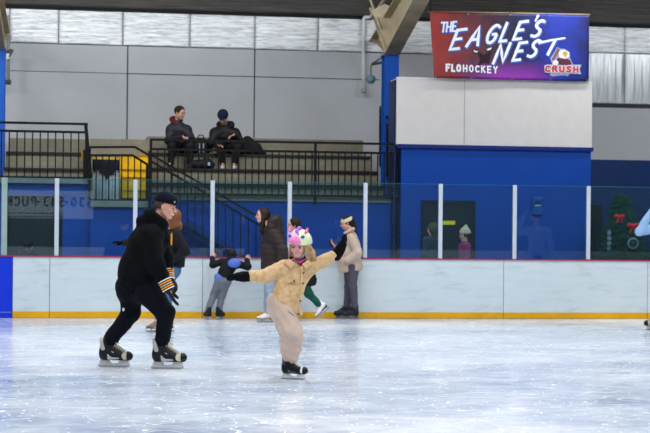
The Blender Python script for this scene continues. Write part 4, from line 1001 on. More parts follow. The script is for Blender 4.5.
# ================= the skating man
def man():
    D = FPX*HC/(369-239.6); g = Fig(160, D, 1.02, 'man skating in black hoodie, black trousers and dark cap, leaning towards the girl')
    j = g.j; J = {}
    ga = j(162,369,0); ga[2] = 0; gb = j(108,367.7,.16); gb[2] = 0.0
    J.update(head=j(165.5,207,0), neck=j(153,226,.02), chest=j(147,242,.02), waist=j(141,268,.02), pelvis=j(139,285,.02), face=(1,-.12,-.16), hup=(.12,0,1), front=(1,-.1,-.35),
        sha=j(151,236,-.15), ela=j(156,265,-.21), wra=j(168,288,-.22), shb=j(154,234,.2), elb=j(166,258,.3), wrb=j(169,277,.24),
        hipa=j(145,289,-.08), kna=j(165,312,-.1), ana=anklept(ga,.32)+V3((0,0,.04)), hipb=j(138,289,.1), knb=j(131,313,.12), anb=anklept(gb,.32)+V3((.0,0,.04)), toea=(1,0,0), toeb=(1,0,0))
    J['hipb'] = j(136,288,.1)
    sk = skin_mat('skin_man', '#d39a80')
    ha = dict(d=(nrm((.42,-.05,-.9)), (.9,0,.4)), curl=.18, side=1, sz=1.08); hb = dict(d=((.6,0,-.75), (-1,.2,0)), curl=.5, sz=1.02)
    b, c, F = body(g, J, sk, .013, .0055, .235, {'a':ha,'b':hb}, dict(iris='#39424a', brow='#6a4a35', smile=True, lip='#a8645a'))
    f, r, u = F; h = .235
    # short hair and stubble line below the cap
    P = lambda a, b_, d: c+h*(a*f+b_*r+d*u)
    g.part('hair', [el(P(-.08,0,.1), (.43*h,.36*h,.36*h), F, .02), cut(P(.1,0,0), f), cut(P(0,0,-.10), -u), cut(P(.0,0,.02), nrm(f-.2*u))], .008, mat('hair_brown', '#4c382a', .9, .3, 20))
    cap = g.part('cap', [el(P(-.04,0,.20), (.475*h,.395*h,.46*h), F, .02), el(P(.16,0,.30), (.28*h,.31*h,.20*h), F, .04), cut(P(0,0,.16), -u-.06*f, .006)], .0065, mat('cap_navy', '#060c1a', .8, .2, 10, .3, 120, spec=.12))
    g.part('cap_visor', [el(P(-.46,0,.13), (.13*h,.25*h,.03*h), (nrm(f+.6*u), r, nrm(u-.6*f)), .01)], .006, MATS['cap_navy'], cap)
    g.part('cap_button', [el(P(-.04,0,.66), (.03*h,.03*h,.02*h), F, .01)], .004, MATS['cap_navy'], cap)
    g.part('cap_emblem', [bxp(P(.385,.17,.26), (.03*h,.09*h,.045*h), F, .003)], .004, mat('emblem_grey', '#a9a7a4', .7), cap, label='small pale emblem on the cap band')
    # hoodie
    bc = BLACKCLOTH()
    J2 = J
    L = [rc(j(139,289,.02), j(139,270,.02), .185, .20, .05, (nrm((1,0,-.2)),1.0)), rc(j(139,272,.02), j(148,243,.02), .20, .19, .06, (nrm((1,0,-.4)),.92)),
         rc(j(147,243,.02), j(152,232,.01), .18, .12, .06), rc(j(159,290,.02), j(163,275,.02), .07, .06, .08, None),
         rc(j(150,235,-.10), j(150,235,.15), .10, .10, .08),
         rc(J['sha'], J['ela'], .088, .076, .09), rc(J['ela'], mid(J['ela'],J['wra'],.92), .076, .054, .05),
         rc(J['shb'], J['elb'], .09, .072, .04), rc(J['elb'], J['wrb'], .07, .05, .03),
         rc(j(160,229,.02), j(166,240,.02), .055, .05, .05),
         # hood bunched behind and round the neck
         rc(j(143,221,-.08), j(143,221,.12), .065, .065, .04), rc(j(149,214,-.08), j(149,214,.12), .05, .05, .03), rc(j(152,214,-.09), j(164,223,-.085), .04, .035, .03), rc(j(164,224,-.08), j(165,225,.08), .03, .03, .02), rc(j(148,217,-.1), j(163,227,-.07), .045, .035, .03), rc(j(148,217,.13), j(163,227,.09), .045, .035, .03),
         cut(j(140,297,0), (-.32,0,-.95), .02)]
    hood = g.part('hoodie', L, .011, bc, disp=folds(.006, 11, 7, 1))
    g.part('hoodie_hem', [rc(j(119,286.5,.02), j(158,300,.02), .02, .02, .01), rc(j(122,283,-.12), j(158,298,-.14), .026, .026, .03)], .01, bc, hood)
    MB().prism([(0,0),(.012,-.01),(.016,.06),(.012,.115),(0,.10)], j(170.6,244.5,-.175), (1,.2,0), (0,0,1), (0,1,0), .012).build('chest_lettering', mat('orange_print', '#e0901c', .7), hood, label='orange print on the hoodie front')
    # striped cuffs
    for s, t0 in (('a', .66), ('b', .62)):
        E, W = J['el'+s], J['wr'+s]; d = nrm(W-E); ln = np.linalg.norm(W-E); rr = .060 if s == 'a' else .056
        for q, (m_, w_) in enumerate((('#e4e0da', .008), ('#e08a1c', .013), ('#e4e0da', .006), ('#e08a1c', .013), ('#e4e0da', .008))):
            p = E+d*(ln*t0+.004+q*.0225); r1 = rr+(.0030 if s == 'a' else .001)
            g.part('cuff_stripe', [rc(p-d*.05, p+d*.05, r1+.004, r1-.004, .002), cut(p+d*w_*.62, d, .001), cut(p-d*w_*.62, -d, .001)], .0042, mat('stripe'+m_, m_, .8), hood)
    # gloves
    gm = mat('glove_grey', '#15161c', .8, .2, 12, .4, 120)
    gl = g.part('glove', [rc(J['wra']-nrm(ha['d'][0])*.045, J['wra']+nrm(ha['d'][0])*.02, .043, .04, .02)]+hand_prims(J['wra'], *ha['d'], sz=1.12, curl=.18, side=1, fat=.0045), .0065, gm)
    g.part('glove', [rc(J['wrb']-nrm(hb['d'][0])*.04, J['wrb']+nrm(hb['d'][0])*.02, .04, .038, .02)]+hand_prims(J['wrb'], *hb['d'], sz=1.05, curl=.5, fat=.004), .008, gm)
    n = J['wra']+nrm(ha['d'][0])*.045
    g.part('glove_patch', [bxp(n+V3((0.006,-.034,0)), (.016,.008,.018), None, .003)], .004, mat('orange_patch', '#b4632a', .7), gl, label='orange patch on the back of the glove')
    # trousers
    tr = mat('trouser_black', '#070912', .85, .25, 8, .4, 80, spec=.12)
    L = [rc(j(131,288,.04), j(150,289,.0), .155, .14, .05), rc(j(147,291,-.07), J['kna'], .135, .092, .05), rc(J['kna'], J['ana']+V3((.005,0,.10)), .090, .070, .03),
         rc(j(131,290,.1), J['knb'], .13, .090, .05), rc(J['knb'], J['anb']+V3((0.03,0,.10)), .090, .074, .03), rc(J['ana']+V3((.005,0,.10)), J['ana']+V3((0,0,.03)), .068, .050, .01), rc(J['anb']+V3((0.03,0,.10)), J['anb']+V3((0,0,.03)), .072, .050, .01)]
    tp = g.part('trousers', L, .0115, tr, disp=folds(.006, 13, 9, 3))
    g.part('trouser_mark', [bxp(j(123.5,309.5,-.03), (.009,.03,.016), None, .003)], .005, mat('white_print', '#d4d4d4', .7), tp, label='small white mark on the trouser leg')
    skate(g, ga+V3((.005,0,0)), (1,-.05,0), 'hockey', .315, label='black and silver hockey skate'); skate(g, gb+V3((.012,0,0)), (1,-.08,0), 'hockey', .31, label='black and silver hockey skate')

# ================= the girl in front
def girl():
    D = FPX*HC/(379.3-240.7); g = Fig(292, D, .78, 'little girl gliding on one skate with both arms out, tan fleece jacket and pony helmet')
    j = g.j; J = {}; gr = j(291,379.3,0); gr[2] = 0
    J.update(head=j(299,246,-.02), neck=j(300,262,.03), chest=j(297,272,.03), waist=j(288,289,.02), pelvis=j(283,303,.02), face=(-.30,-.93,-.16), hup=(.08,0,1), front=(.1,-1,-.1),
        sha=j(284,268,.0), ela=j(266,276,-.03), wra=j(247,276.5,-.05), shb=j(311,266,.02), elb=j(324,261,-.03), wrb=j(338,253,-.05),
        hipa=j(279,306,.02), kna=j(296,330,-.12), ana=anklept(gr,.22)+V3((0,0,.02)), hipb=j(287,308,.05), knb=j(286,325,.12), anb=j(285,324,.42), toea=(.8,-.6,0), toeb=(0,.3,-1))
    ha = dict(d=((-1,-.05,-.03), (0,-.5,-.85)), curl=.22, side=-1, sz=.84); hb = dict(d=((.45,-.05,.85), (-.5,.2,.3)), curl=.25, side=1, sz=.84)
    h = .205
    b, c, F = body(g, J, skin_mat('skin_girl', '#e0a898'), .012, .005, h, {'a':ha,'b':hb}, dict(iris='#3a3330', brow='#8a6544', lip='#b85f62'))
    f, r, u = F; P = lambda a, b_, d: c+h*(a*f+b_*r+d*u)
    hm = mat('hair_blonde', '#a88a62', .75, .35, 30, .6, 80, stretch=(1,1,.15))
    L = [el(P(-.1,0,.06), (.42*h,.39*h,.42*h), F, .02)]
    for sg in (-1, 1):
        L += [rc(P(.16,sg*.33,.2), P(.14,sg*.37,-.2), .05*h, .05*h, .03*h), rc(P(.14,sg*.37,-.2), P(.10,sg*.40,-.5), .06*h, .05*h, .03*h)]
    # r axis sign: the fuller lock falls on the photo's right
    right = 1 if (r[0] > 0) else -1
    L += [rc(P(.0,right*.42,.05), P(.05,right*.60,-.25), .12*h, .17*h, .04*h), rc(P(0.05,right*.60,-.25), P(-.02,right*.78,-.62), .17*h, .08*h, .04*h), rc(P(.1,right*.45,-.2), P(.12,right*.52,-.65), .08*h, .07*h, .04*h), rc(P(-.12,right*.3,-.2), P(-.15,right*.45,-.6), .16*h, .1*h, .05*h),
          rc(P(-.1,-right*.32,-.1), P(-.05,-right*.42,-.42), .12*h, .06*h, .04*h), el(P(.38,0,.02), (.3*h,.27*h,.42*h), F, .02*h, 's')]
    g.part('hair', L, .007, hm, disp=lambda X,Y,Z: .0025*np.sin(160*X+20*np.sin(30*Z))*np.sin(140*Y+3))
    # helmet
    t = NT('helmet_paint'); v = t.coords()
    tc = t.node('ShaderNodeSeparateXYZ', ins={'Vector': v}); X, Z = tc.outputs[0], tc.outputs[2]
    hc = P(-.03,0,.24)
    xr = t.math('DIVIDE', t.math('SUBTRACT', X, float(hc[0])), .12); zr = t.math('DIVIDE', t.math('SUBTRACT', Z, float(hc[2])), .1)
    nx = t.noise(v, 9, 2); a = t.math('ADD', xr, t.math('MULTIPLY', t.math('SUBTRACT', nx, .5), 1.1))
    col = t.ramp(t.math('MULTIPLY_ADD', a, .5, .5), [(.0, '#e08cc4'), (.26, '#eeb0d6'), (.40, '#e2d4e4'), (.58, '#d4e2b0'), (.78, '#dde4a0'), (1, '#d8dcd6')])
    low = t.ramp(t.math('MULTIPLY_ADD', zr, .5, .5), [(.18, 1), (.34, 0)])
    col = t.mix(low, col, '#e6c6d4'); t.set(Base_Color=col, Roughness=.35); MATS['helmet_paint'] = t.m
    he = g.part('helmet', [el(P(-.04,0,.25), (.60*h,.53*h,.50*h), F, .02), el(P(-.2,0,.1), (.42*h,.48*h,.35*h), F, .04), el(P(.05,0,-.05), (.62*h,.385*h,.33*h), F, .01, 's'), cut(P(0,0,.10), nrm(-u+.0*f), .006)], .0065, t.m)
    pk = mat('pony_pink', '#e8609c', .45, .1)
    g.part('pony_muzzle', [el(P(.50,-right*.0,.28), (.14*h,.25*h,.14*h), F, .02), rc(P(.44,-.04,.42), P(.47,-.02,.3), .1*h, .13*h, .03)], .005, mat('pony_muzzle', '#ec82b4', .45), he)
    for sg in (-1, 1):
        g.part('nostril', [el(P(.635,sg*.09,.30), (.02*h,.03*h,.02*h), F, .01)], .0035, mat('nostril', '#b0407a', .5), he)
        e = P(.42,sg*.30,.50); n = nrm(.75*f+sg*.45*r+.4*u); q = frame(n, u)
        g.part('pony_eye', [el(e, (.03*h,.10*h,.075*h), q, .01)], .0035, mat('pony_eye', '#2a55b8', .3), he)
        g.part('pony_pupil', [el(e+n*.012*h+u*0.0, (.028*h,.05*h,.045*h), q, .01)], .003, mat('pony_pupil', '#101c50', .3), he)
        g.part('pony_glint', [el(e+n*.026*h+u*.02*h+r*.015*h, (.018*h,.02*h,.02*h), q, .01)], .003, mat('pony_glint', '#f0f4ff', .3), he)
        ea = P(.16,sg*.38,.72); ed = nrm(u+sg*.35*r+.1*f)
        g.part('pony_ear', [rc(ea-ed*.04*h, ea+ed*.07*h, .085*h, .075*h, .03*h, (f,.6)), rc(ea+ed*.07*h, ea+ed*.17*h, .07*h, .025*h, .02*h, (f,.6))], .0045, pk, he)
        g.part('inner_ear', [rc(ea+f*.045*h, ea+ed*.1*h+f*.036*h, .045*h, .025*h, .01*h, (f,.5))], .0035, mat('pony_inner', '#f6b0d0', .5), he)
    g.part('pony_mane', [rc(P(.30,.05,.70), P(.05,0,.78), .06*h, .075*h, .03), rc(P(.05,0,.78), P(-.3,0,.68), .075*h, .06*h, .03), rc(P(.32,-.02,.66), P(.44,-.10,.56), .055*h, .03*h, .02)], .005, mat('pony_mane', '#a35cc8', .5), he)
    for sg in (-1, 1):
        MB().tube([P(.02,sg*.40,.12), P(.08,sg*.385,-.12), P(.14,sg*.25,-.42), P(.2,0,-.52)], .011, 8).build('chin_strap', mat('strap_teal' if sg == right else 'strap_pink', '#6aa3a8' if sg == right else '#b0608a', .6), he, True)
    # red collar and patterned scarf
    g.part('collar', [rc(j(301,263,-.01), j(300,257,.0), .052, .047, .02)], .007, mat('red_knit', '#8f1f2c', .9, .2, 30))
    g.part('scarf', [rc(j(292,260.5,-.05), j(300,262.5,-.085), .008, .008, .01), rc(j(300,262,-.085), j(309,258,-.04), .008, .008, .01)], .006, mat('scarf', '#8a5a86', .8, .5, 60))
    # fleece jacket
    t = NT('fleece'); v = t.coords(); n = t.noise(v, 26, 4, .6)
    t.set(Base_Color=t.ramp(n, [(.3, '#bd9664'), (.7, '#dcba8c')]), Roughness=.95, Sheen_Weight=.15); t.bump(t.noise(v, 110, 3, .7), .7, .006); fl = t.m
    L = [rc(j(285,303,.02), j(289,289,.02), .135, .125, .04, ((0,1,0),.8)), rc(j(289,289,.02), j(297,273,.03), .125, .115, .05, ((0,1,0),.78)), rc(j(297,273,.03), j(300,264,.03), .11, .07, .05, ((0,1,0),.85)),
         rc(j(287,269,.01), j(309,268,.03), .062, .062, .04),
         rc(J['sha'], J['ela'], .075, .062, .04), rc(J['ela'], J['wra']+V3((.02,0,0)), .062, .050, .03), rc(J['shb'], J['elb'], .070, .056, .04), rc(J['elb'], J['wrb']+V3((-.02,0,-.01)), .056, .047, .03),
         rc(j(276,303,.0), j(299,313,-.02), .052, .035, .04), el(c+V3((0,0,-.02)), (.085,.085,.11), None, .01, 's'),
         cut(j(284,311.5,0), nrm((-.32,0,-1)), .01), cut(J['wra']+V3((.012,0,0)), (-1,0,0), .012), cut(J['wrb']-V3((.01,0,.012)), nrm((.6,0,.75)), .012)]
    jk = g.part('jacket', L, .0095, fl, disp=lambda X,Y,Z: folds(.005, 16, 11, 2)(X,Y,Z)+.0022*np.sin(95*X+3*np.sin(60*Z))*np.sin(90*Z+2*np.sin(70*Y))*np.sin(85*Y))
    for q in (bxp(j(290,263.5,-.085), (.044,.012,.031), (nrm((.75,-.45,-.55)), nrm((-.3,-.95,.3)), nrm((.55,0,.8))), .006), bxp(j(307,264.5,-.085), (.037,.012,.029), (nrm((.7,.35,.6)), nrm((.3,-.95,.3)), nrm((-.6,0,.8))), .006)):
        g.part('jacket_collar', [q], .0065, fl, jk)
    g.part('placket', [rc(j(302,268,-.085), j(302,283,-.10), .012, .012, .004, ((0,1,0),.6)), rc(j(302,283,-.10), j(299,314,-.105), .012, .012, .004, ((0,1,0),.6))], .006, fl, jk)
    g.part('pocket_flap', [bxp(j(292,281,-.093), (.038,.008,.012), (nrm((1,.1,.05)), (0,1,0), (0,0,1)), .004)], .005, fl, jk)
    for px, py, b_ in ((303.5,273,-.105),(303,283.5,-.117),(300.5,301,-.123),(298.8,314,-.122),(294,281,-.106)):
        q = j(px, py, b_); MB().sphere(q, .0095, 10, 7, (1,.5,1)).build('button', mat('button', '#4a3c30', .4), jk, True)
    # mittens
    gm = mat('glove_black', '#060709', .9, .2, 14, .5, 90, spec=.12)
    for s, hd, q in (('a', ha, .85), ('b', hb, .8)):
        d = nrm(hd['d'][0]); W = J['wr'+s]
        g.part('glove', [rc(W-d*.03, W+d*.035, .046, .046, .02), rc(W+d*.02, W+d*.085, .042, .040, .02)]+hand_prims(W+d*.015, *hd['d'], sz=.98, curl=hd['curl'], side=hd['side'], fat=.008), .0065, gm)
    # trousers
    tm = mat('pants_beige', '#c2aa9a', .85, .1, 7, .5, 50, sheen=.1)
    an = J['ana']; cf = j(291,355,-.02)
    L = [rc(j(278,304,.02), j(290,306,.03), .108, .10, .04, ((0,1,0),.85)), rc(j(280,309,.01), j(291,331,-.10), .112, .105, .04), rc(j(291,331,-.10), cf, .100, .070, .04), rc(cf, cf+V3((0,.0,-.02)), .072, .066, .01), rc(j(283,343,-.03), j(299,341,-.07), .04, .05, .03), rc(j(284,350,-.03), j(297,349,-.05), .035, .04, .025),
         rc(j(287,308,.07), J['knb'], .09, .075, .05), rc(J['knb'], J['anb'], .07, .055, .04), cut(j(291,361.2,0), (0,0,-1), .006)]
    tp = g.part('trousers', L, .0095, tm, disp=lambda X,Y,Z: folds(.008, 17, 13, 5)(X,Y,Z)+.0055*np.sin(62*Z+4*np.sin(14*X+1)+3*np.sin(17*Y))*np.clip(1.4-np.abs(Z-.36)*3.2, .15, 1))
    g.part('ribbed_cuff', [rc(j(291.5,357.5,-.02), j(291.5,360.5,-.02), .066, .062, .008), cut(j(291,361,0), (0,0,-1), .006), cut(j(291,356,0), (0,0,1), .006)], .007, tm, tp)
    MB().tube([j(283,310,-.115), j(289,312,-.125), j(294,316,-.12)], .004, 6).build('pocket_zip', mat('zip', '#4a4540', .5), tp, True)
    skate(g, gr+V3((-.012,0,0)), (.93,-.38,0), 'hockey', .235, label='black hockey skate with white laces', cols={'boot':'#0f1013','panel':'#43454a','lace':'#e6e6e6','holder':'#c9d0d6'})
    up = nrm(J['knb']-J['anb']); skate(g, J['anb']-up*.11, (0,.2,-1), 'hockey', .235, up=up, cols={'boot':'#0f1013','panel':'#43454a','lace':'#e6e6e6','holder':'#c9d0d6'})

# ================= generic helper for the other skaters
def legs_px(g, J, spec):
    for s in 'ab':
        pass

def coat_woman():
    D = FPX*HC/(322.5-240.6)+.02; g = Fig(270, D, .98, 'woman with long dark hair in a long quilted brown coat, skating behind the girl')
    j = g.j; J = {}; ga = j(268,322.5,0); ga[2] = 0; gb = j(286,322,.15); gb[2] = 0
    J.update(head=j(262.5,215.5,0), neck=j(269,228,0), chest=j(272,240,.0), waist=j(274,256,0), pelvis=j(274,268,0), face=(-1,-.2,.02), front=(-1,-.15,-.05),
        sha=j(275,234,-.15), ela=j(282,250,-.2), wra=j(280,264,-.22), shb=j(271,234,.16), elb=j(268,250,.2), wrb=j(266,262,.18),
        hipa=j(271,270,-.08), kna=j(269,292,-.1), ana=anklept(ga,.26), hipb=j(276,270,.08), knb=j(281,294,.08), anb=anklept(gb,.26), toea=(-1,0,0), toeb=(-1,0,0))
    h = .22; hd = dict(d=((-.2,0,-1), (-1,0,0)), sz=.9)
    b, c, F = body(g, J, skin_mat('skin_w', '#dca48c'), .016, .007, h, {'a':hd,'b':hd}, dict(iris='#3a2a20', brow='#2a1c14'))
    f, r, u = F; P = lambda a, b_, d: c+h*(a*f+b_*r+d*u)
    g.part('hair', [el(P(-.09,0,.14), (.46*h,.40*h,.42*h), F, .03), rc(P(-.22,0,-.1), P(-.18,0,-.75), .24*h, .2*h, .05), rc(P(-.02,-.3,-.2), P(.1,-.25,-1.1), .13*h, .1*h, .05), rc(P(-.02,.3,-.2), P(.0,.3,-.9), .13*h, .1*h, .05), rc(P(.1,-.22,-1.05), P(-.1,-.2,-1.7), .1*h, .05*h, .04), el(P(.42,0,-.08), (.33*h,.38*h,.48*h), F, .02, 's'), el(P(.30,0,.05), (.16*h,.4*h,.14*h), F, .02, 's')], .008, mat('hair_dark', '#241812', .6, .3, 25, .5, 60, stretch=(1,1,.2)))
    cm = mat('coat_brown', '#2c2220', .55, .2, 6, .2, 30)
    quilt = lambda X,Y,Z: .007*np.abs(np.sin(Z*math.pi/.085+.6*np.sin(3*X)))*-1+folds(.004,10,6,4)(X,Y,Z)
    L = [rc(j(275,268,0), j(274,252,0), .215, .20, .05, ((0,1,0),.85)), rc(j(274,252,0), j(273,238,0), .20, .17, .06, ((0,1,0),.9)), rc(j(273,238,0), j(271,230,0), .15, .09, .05),
         rc(j(272,234,-.14), j(272,234,.15), .085, .085, .05), rc(J['sha'], J['ela'], .092, .082, .04), rc(J['ela'], J['wra'], .082, .06, .03), rc(J['shb'], J['elb'], .09, .08, .04), rc(J['elb'], J['wrb'], .08, .06, .03),
         cut(j(275,268.6,0), (0,0,-1), .01)]
    co = g.part('coat', L, .0125, cm, disp=quilt)
    g.part('hood', [rc(j(272,222,-.08), j(272,222,.1), .075, .075, .05), rc(j(277,220,-.05), j(277,220,.07), .075, .075, .05), rc(j(277,222,0), j(276,231,0), .09, .13, .06), rc(j(271,227,-.12), j(266,230,-.06), .06, .05, .03), el(c+V3((-.01,0,0)), (.115,.10,.15), None, .01, 's')], .012, cm, co, disp=folds(.006,14,12,2))
    tm = mat('jeans_pale', '#8c9aac', .8, .15, 10)
    g.part('trousers', [rc(j(272,266,0), j(274,270,0), .14, .14, .03), rc(j(271,270,-.08), J['kna'], .10, .075, .04), rc(J['kna'], J['ana']+V3((0,0,.09)), .075, .07, .03), rc(J['hipb'], J['knb'], .10, .075, .04), rc(J['knb'], J['anb']+V3((0,0,.09)), .075, .07, .03)], .014, tm, disp=folds(.006,14,9,7))
    gm = mat('glove_brown', '#1d1714', .8)
    g.part('glove', hand_prims(J['wra'], *hd['d'], sz=.95, fat=.005), .009, gm); g.part('glove', hand_prims(J['wrb'], *hd['d'], sz=.95, fat=.005), .009, gm)
    skate(g, ga, (-1,0,0), 'figure', .27); skate(g, gb, (-1,0,0), 'figure', .27)

def beige_woman():
    D = 24.57; g = Fig(350, D, .95, 'woman in beige jacket and headband standing at the white boards with a phone')
    j = g.j; J = {}; ga = j(353.5,318.2,-.06); ga[2] = 0; gb = j(345.5,318.2,.1); gb[2] = 0
    J.update(head=j(346.5,223,0), neck=j(350.5,234,.0), chest=j(350,243,.0), waist=j(350,257,0), pelvis=j(351,267,0), face=(-1,-.15,-.22), front=(-1,-.15,0),
        sha=j(352,239,-.15), ela=j(358,253,-.2), wra=j(347,260,-.2), shb=j(349,239,.14), elb=j(345,251,.2), wrb=j(335.5,247,.1),
        hipa=j(352,268,-.07), kna=j(352.5,287,-.08), ana=anklept(ga,.27)+V3((0.02,0,0)), hipb=j(350,268,.08), knb=j(349,287,.08), anb=anklept(gb,.27)+V3((0.02,0,0)), toea=(-1,0,0), toeb=(-1,0,0))
    h = .22; ha = dict(d=((-1,0,-.2), (0,1,0)), sz=.88, curl=.4); hb = dict(d=((-.6,-.05,.7), (.3,-.2,.4)), sz=.95, curl=.45)
    b, c, F = body(g, J, skin_mat('skin_w2', '#d39c84'), .015, .0065, h, {'a':ha,'b':hb}, dict(iris='#2a2018', brow='#201610'), handres=.0075)
    f, r, u = F; P = lambda a, b_, d: c+h*(a*f+b_*r+d*u)
    ha_ = g.part('hair', [el(P(-.09,0,.14), (.45*h,.40*h,.41*h), F, .03), rc(P(-.42,0,.0), P(-.5,0,-.35), .2*h, .16*h, .06), rc(P(-.5,0,-.35), P(-.52,0,-.75), .16*h, .08*h, .05), el(P(.40,0,-.12), (.33*h,.38*h,.48*h), F, .02, 's')], .008, mat('hair_black', '#100d0e', .6, .3, 25, .5, 60, stretch=(1,1,.2)))
    g.part('headband', [el(P(-.07,0,.13), (.485*h,.425*h,.45*h), F, .01), cut(P(0,0,.32), nrm(u+.25*f), .006), cut(P(0,0,.04), nrm(-u-.2*f), .006)], .007, mat('headband', '#cdb99c', .9, .15, 30, .6, 60))
    cm = mat('jacket_beige', '#b9a594', .85, .1, 8, .5, 60)
    L = [rc(j(350,270,0), j(350.5,255,0), .185, .165, .05, ((0,1,0),.85)), rc(j(350.5,255,0), j(350.5,244,0), .165, .15, .05, ((0,1,0),.9)), rc(j(350.5,244,0), j(351,235,0), .13, .075, .05),
         rc(j(351,239,-.13), j(350,239,.13), .078, .078, .05), rc(J['sha'], J['ela'], .082, .07, .04), rc(J['ela'], J['wra'], .07, .06, .03), rc(J['shb'], J['elb'], .08, .068, .04), rc(J['elb'], mid(J['elb'],J['wrb'],.85), .066, .05, .03),
         el(j(356,268,0), (.10,.15,.11), None, .05), cut(j(352,271.5,0), nrm((.12,0,-1)), .02)]
    jk = g.part('jacket', L, .012, cm, disp=folds(.007,12,9,3))
    g.part('jacket_collar', [rc(j(345,233,-.07), j(353,229,-.07), .026, .028, .02), rc(j(353,229,-.07), j(354,229,.06), .028, .028, .02), rc(j(345,234,.06), j(353,229,.06), .026, .028, .02)], .008, cm, jk)
    g.part('trousers', [rc(j(351,266,0), j(351,270,0), .13, .13, .03), rc(J['hipa'], J['kna'], .10, .072, .04), rc(J['kna'], J['ana']+V3((0,0,.1)), .072, .056, .03), rc(J['hipb'], J['knb'], .10, .072, .04), rc(J['knb'], J['anb']+V3((0,0,.1)), .072, .056, .03)], .012, mat('leggings_grey', '#4a4752', .8, .15, 10), disp=folds(.004,14,9,7))
    ph = mat('phone_black', '#15161c', .25)
    o = MB().box((-.004,-.03,-.055), (.004,.03,.055)).build('phone', ph, None, bevel=.003, label='dark phone held up by the woman in the beige jacket', cat='phone')
    p = Vector(J['wrb'])+Vector((-.075,-.01,.05)); o.matrix_world = Matrix.Translation(g.base)@Matrix.Rotation(-PSI, 4, 'Z')@Matrix.Translation(p)@Matrix.Rotation(-.5, 4, 'Y')@Matrix.Rotation(.4, 4, 'Z')
    c_ = {'boot':'#14161f','panel':'#23283a','lace':'#2a2e3a','holder':'#59606c'}
    skate(g, ga, (-1,0,0), 'hockey', .255, cols=c_); skate(g, gb, (-1,0,0), 'hockey', .255, cols=c_)

def board_child():
    D = FPX*HC/(318.0-240)-.3; D = 24.05; g = Fig(213, D, .62, 'small child in black jacket with periwinkle hood holding on to the boards')
    j = g.j; J = {}; ga = j(208.5,317.5,0); ga[2] = 0; gb = j(219,317.5,.05); gb[2] = 0
    J.update(head=j(232,256,.13), neck=j(232,261,.09), chest=j(231,264,.08), waist=j(226,273,.02), pelvis=j(223,280,.0), face=(.25,1,-.35), front=(.1,1,-.1),
        sha=j(222,262,.08), ela=j(213,265,.1), wra=j(212.5,258,.18), shb=j(239,264,.08), elb=j(248,267,.1), wrb=j(247,260.5,.18),
        hipa=j(219,282,.0), kna=j(213.5,295,.06), ana=anklept(ga,.2)+V3((0,0,.02)), hipb=j(226,282,.0), knb=j(222,296,.06), anb=anklept(gb,.2)+V3((0,0,.02)), toea=(-.3,.9,0), toeb=(.3,.9,0))
    ha = dict(d=((.1,.3,.9), (0,1,-.2)), sz=.75, curl=.5); h = .18
    b, c, F = body(g, J, skin_mat('skin_c', '#d89a84'), .012, .008, h, {'a':ha,'b':ha}, handres=.007)
    f, r, u = F; P = lambda a, b_, d: c+h*(a*f+b_*r+d*u)
    g.part('hair', [el(P(-.1,0,.12), (.47*h,.42*h,.44*h), F, .03), el(P(.45,0,-.1), (.3*h,.38*h,.45*h), F, .02, 's')], .01, mat('hair_black', '#100d0e', .6))
    bc = mat('jacket_black', '#090a10', .75, .25, 9, .4, 70)
    jk = g.part('jacket', [rc(j(223,279,.0), j(226,272,.02), .115, .11, .04, ((0,1,0),.8)), rc(j(226,272,.02), j(231,264,.06), .11, .115, .04, ((0,1,0),.8)), rc(j(231,264,.06), j(232,259,.09), .10, .07, .04), rc(j(224,263,.08), j(238,264,.08), .06, .06, .04),
        rc(J['sha'], J['ela'], .058, .052, .03), rc(J['ela'], J['wra'], .052, .045, .03), rc(J['shb'], J['elb'], .058, .052, .03), rc(J['elb'], J['wrb'], .052, .045, .03), cut(j(223,276.5,0), nrm((-.3,0,-1)), .01)], .011, bc, disp=folds(.005,18,12,3))
    bl = mat('periwinkle', '#5a72c8', .8, .1, 12)
    g.part('jacket_hem', [rc(j(218,277,.0), j(229,279,.0), .062, .05, .03, ((0,1,0),1.3)), cut(j(223,281.5,0), nrm((-.2,0,-1)), .01)], .01, bl, jk, label='periwinkle hem below the jacket')
    g.part('hood', [el(j(234.5,263,-.055), (.105,.055,.075), (nrm((1,0,-.1)), (0,1,0), (0,0,1)), .02)], .009, bl, jk, label='periwinkle oval hood')
    g.part('trousers', [rc(j(220,280,.0), j(226,281,.0), .085, .085, .03), rc(J['hipa'], J['kna'], .075, .056, .03), rc(J['kna'], J['ana']+V3((0,0,.07)), .056, .048, .03), rc(J['hipb'], J['knb'], .075, .056, .03), rc(J['knb'], J['anb']+V3((0,0,.07)), .056, .048, .03)], .011, mat('leggings_midgrey', '#6a6d78', .8, .12, 10), disp=folds(.004,16,12,2))
    c_ = {'boot':'#0f1014','panel':'#1c1d22','lace':'#2c2d33','holder':'#9aa0a8'}
    skate(g, ga, (-.35,.7,0), 'hockey', .22, cols=c_); skate(g, gb, (.35,.7,0), 'hockey', .22, cols=c_)

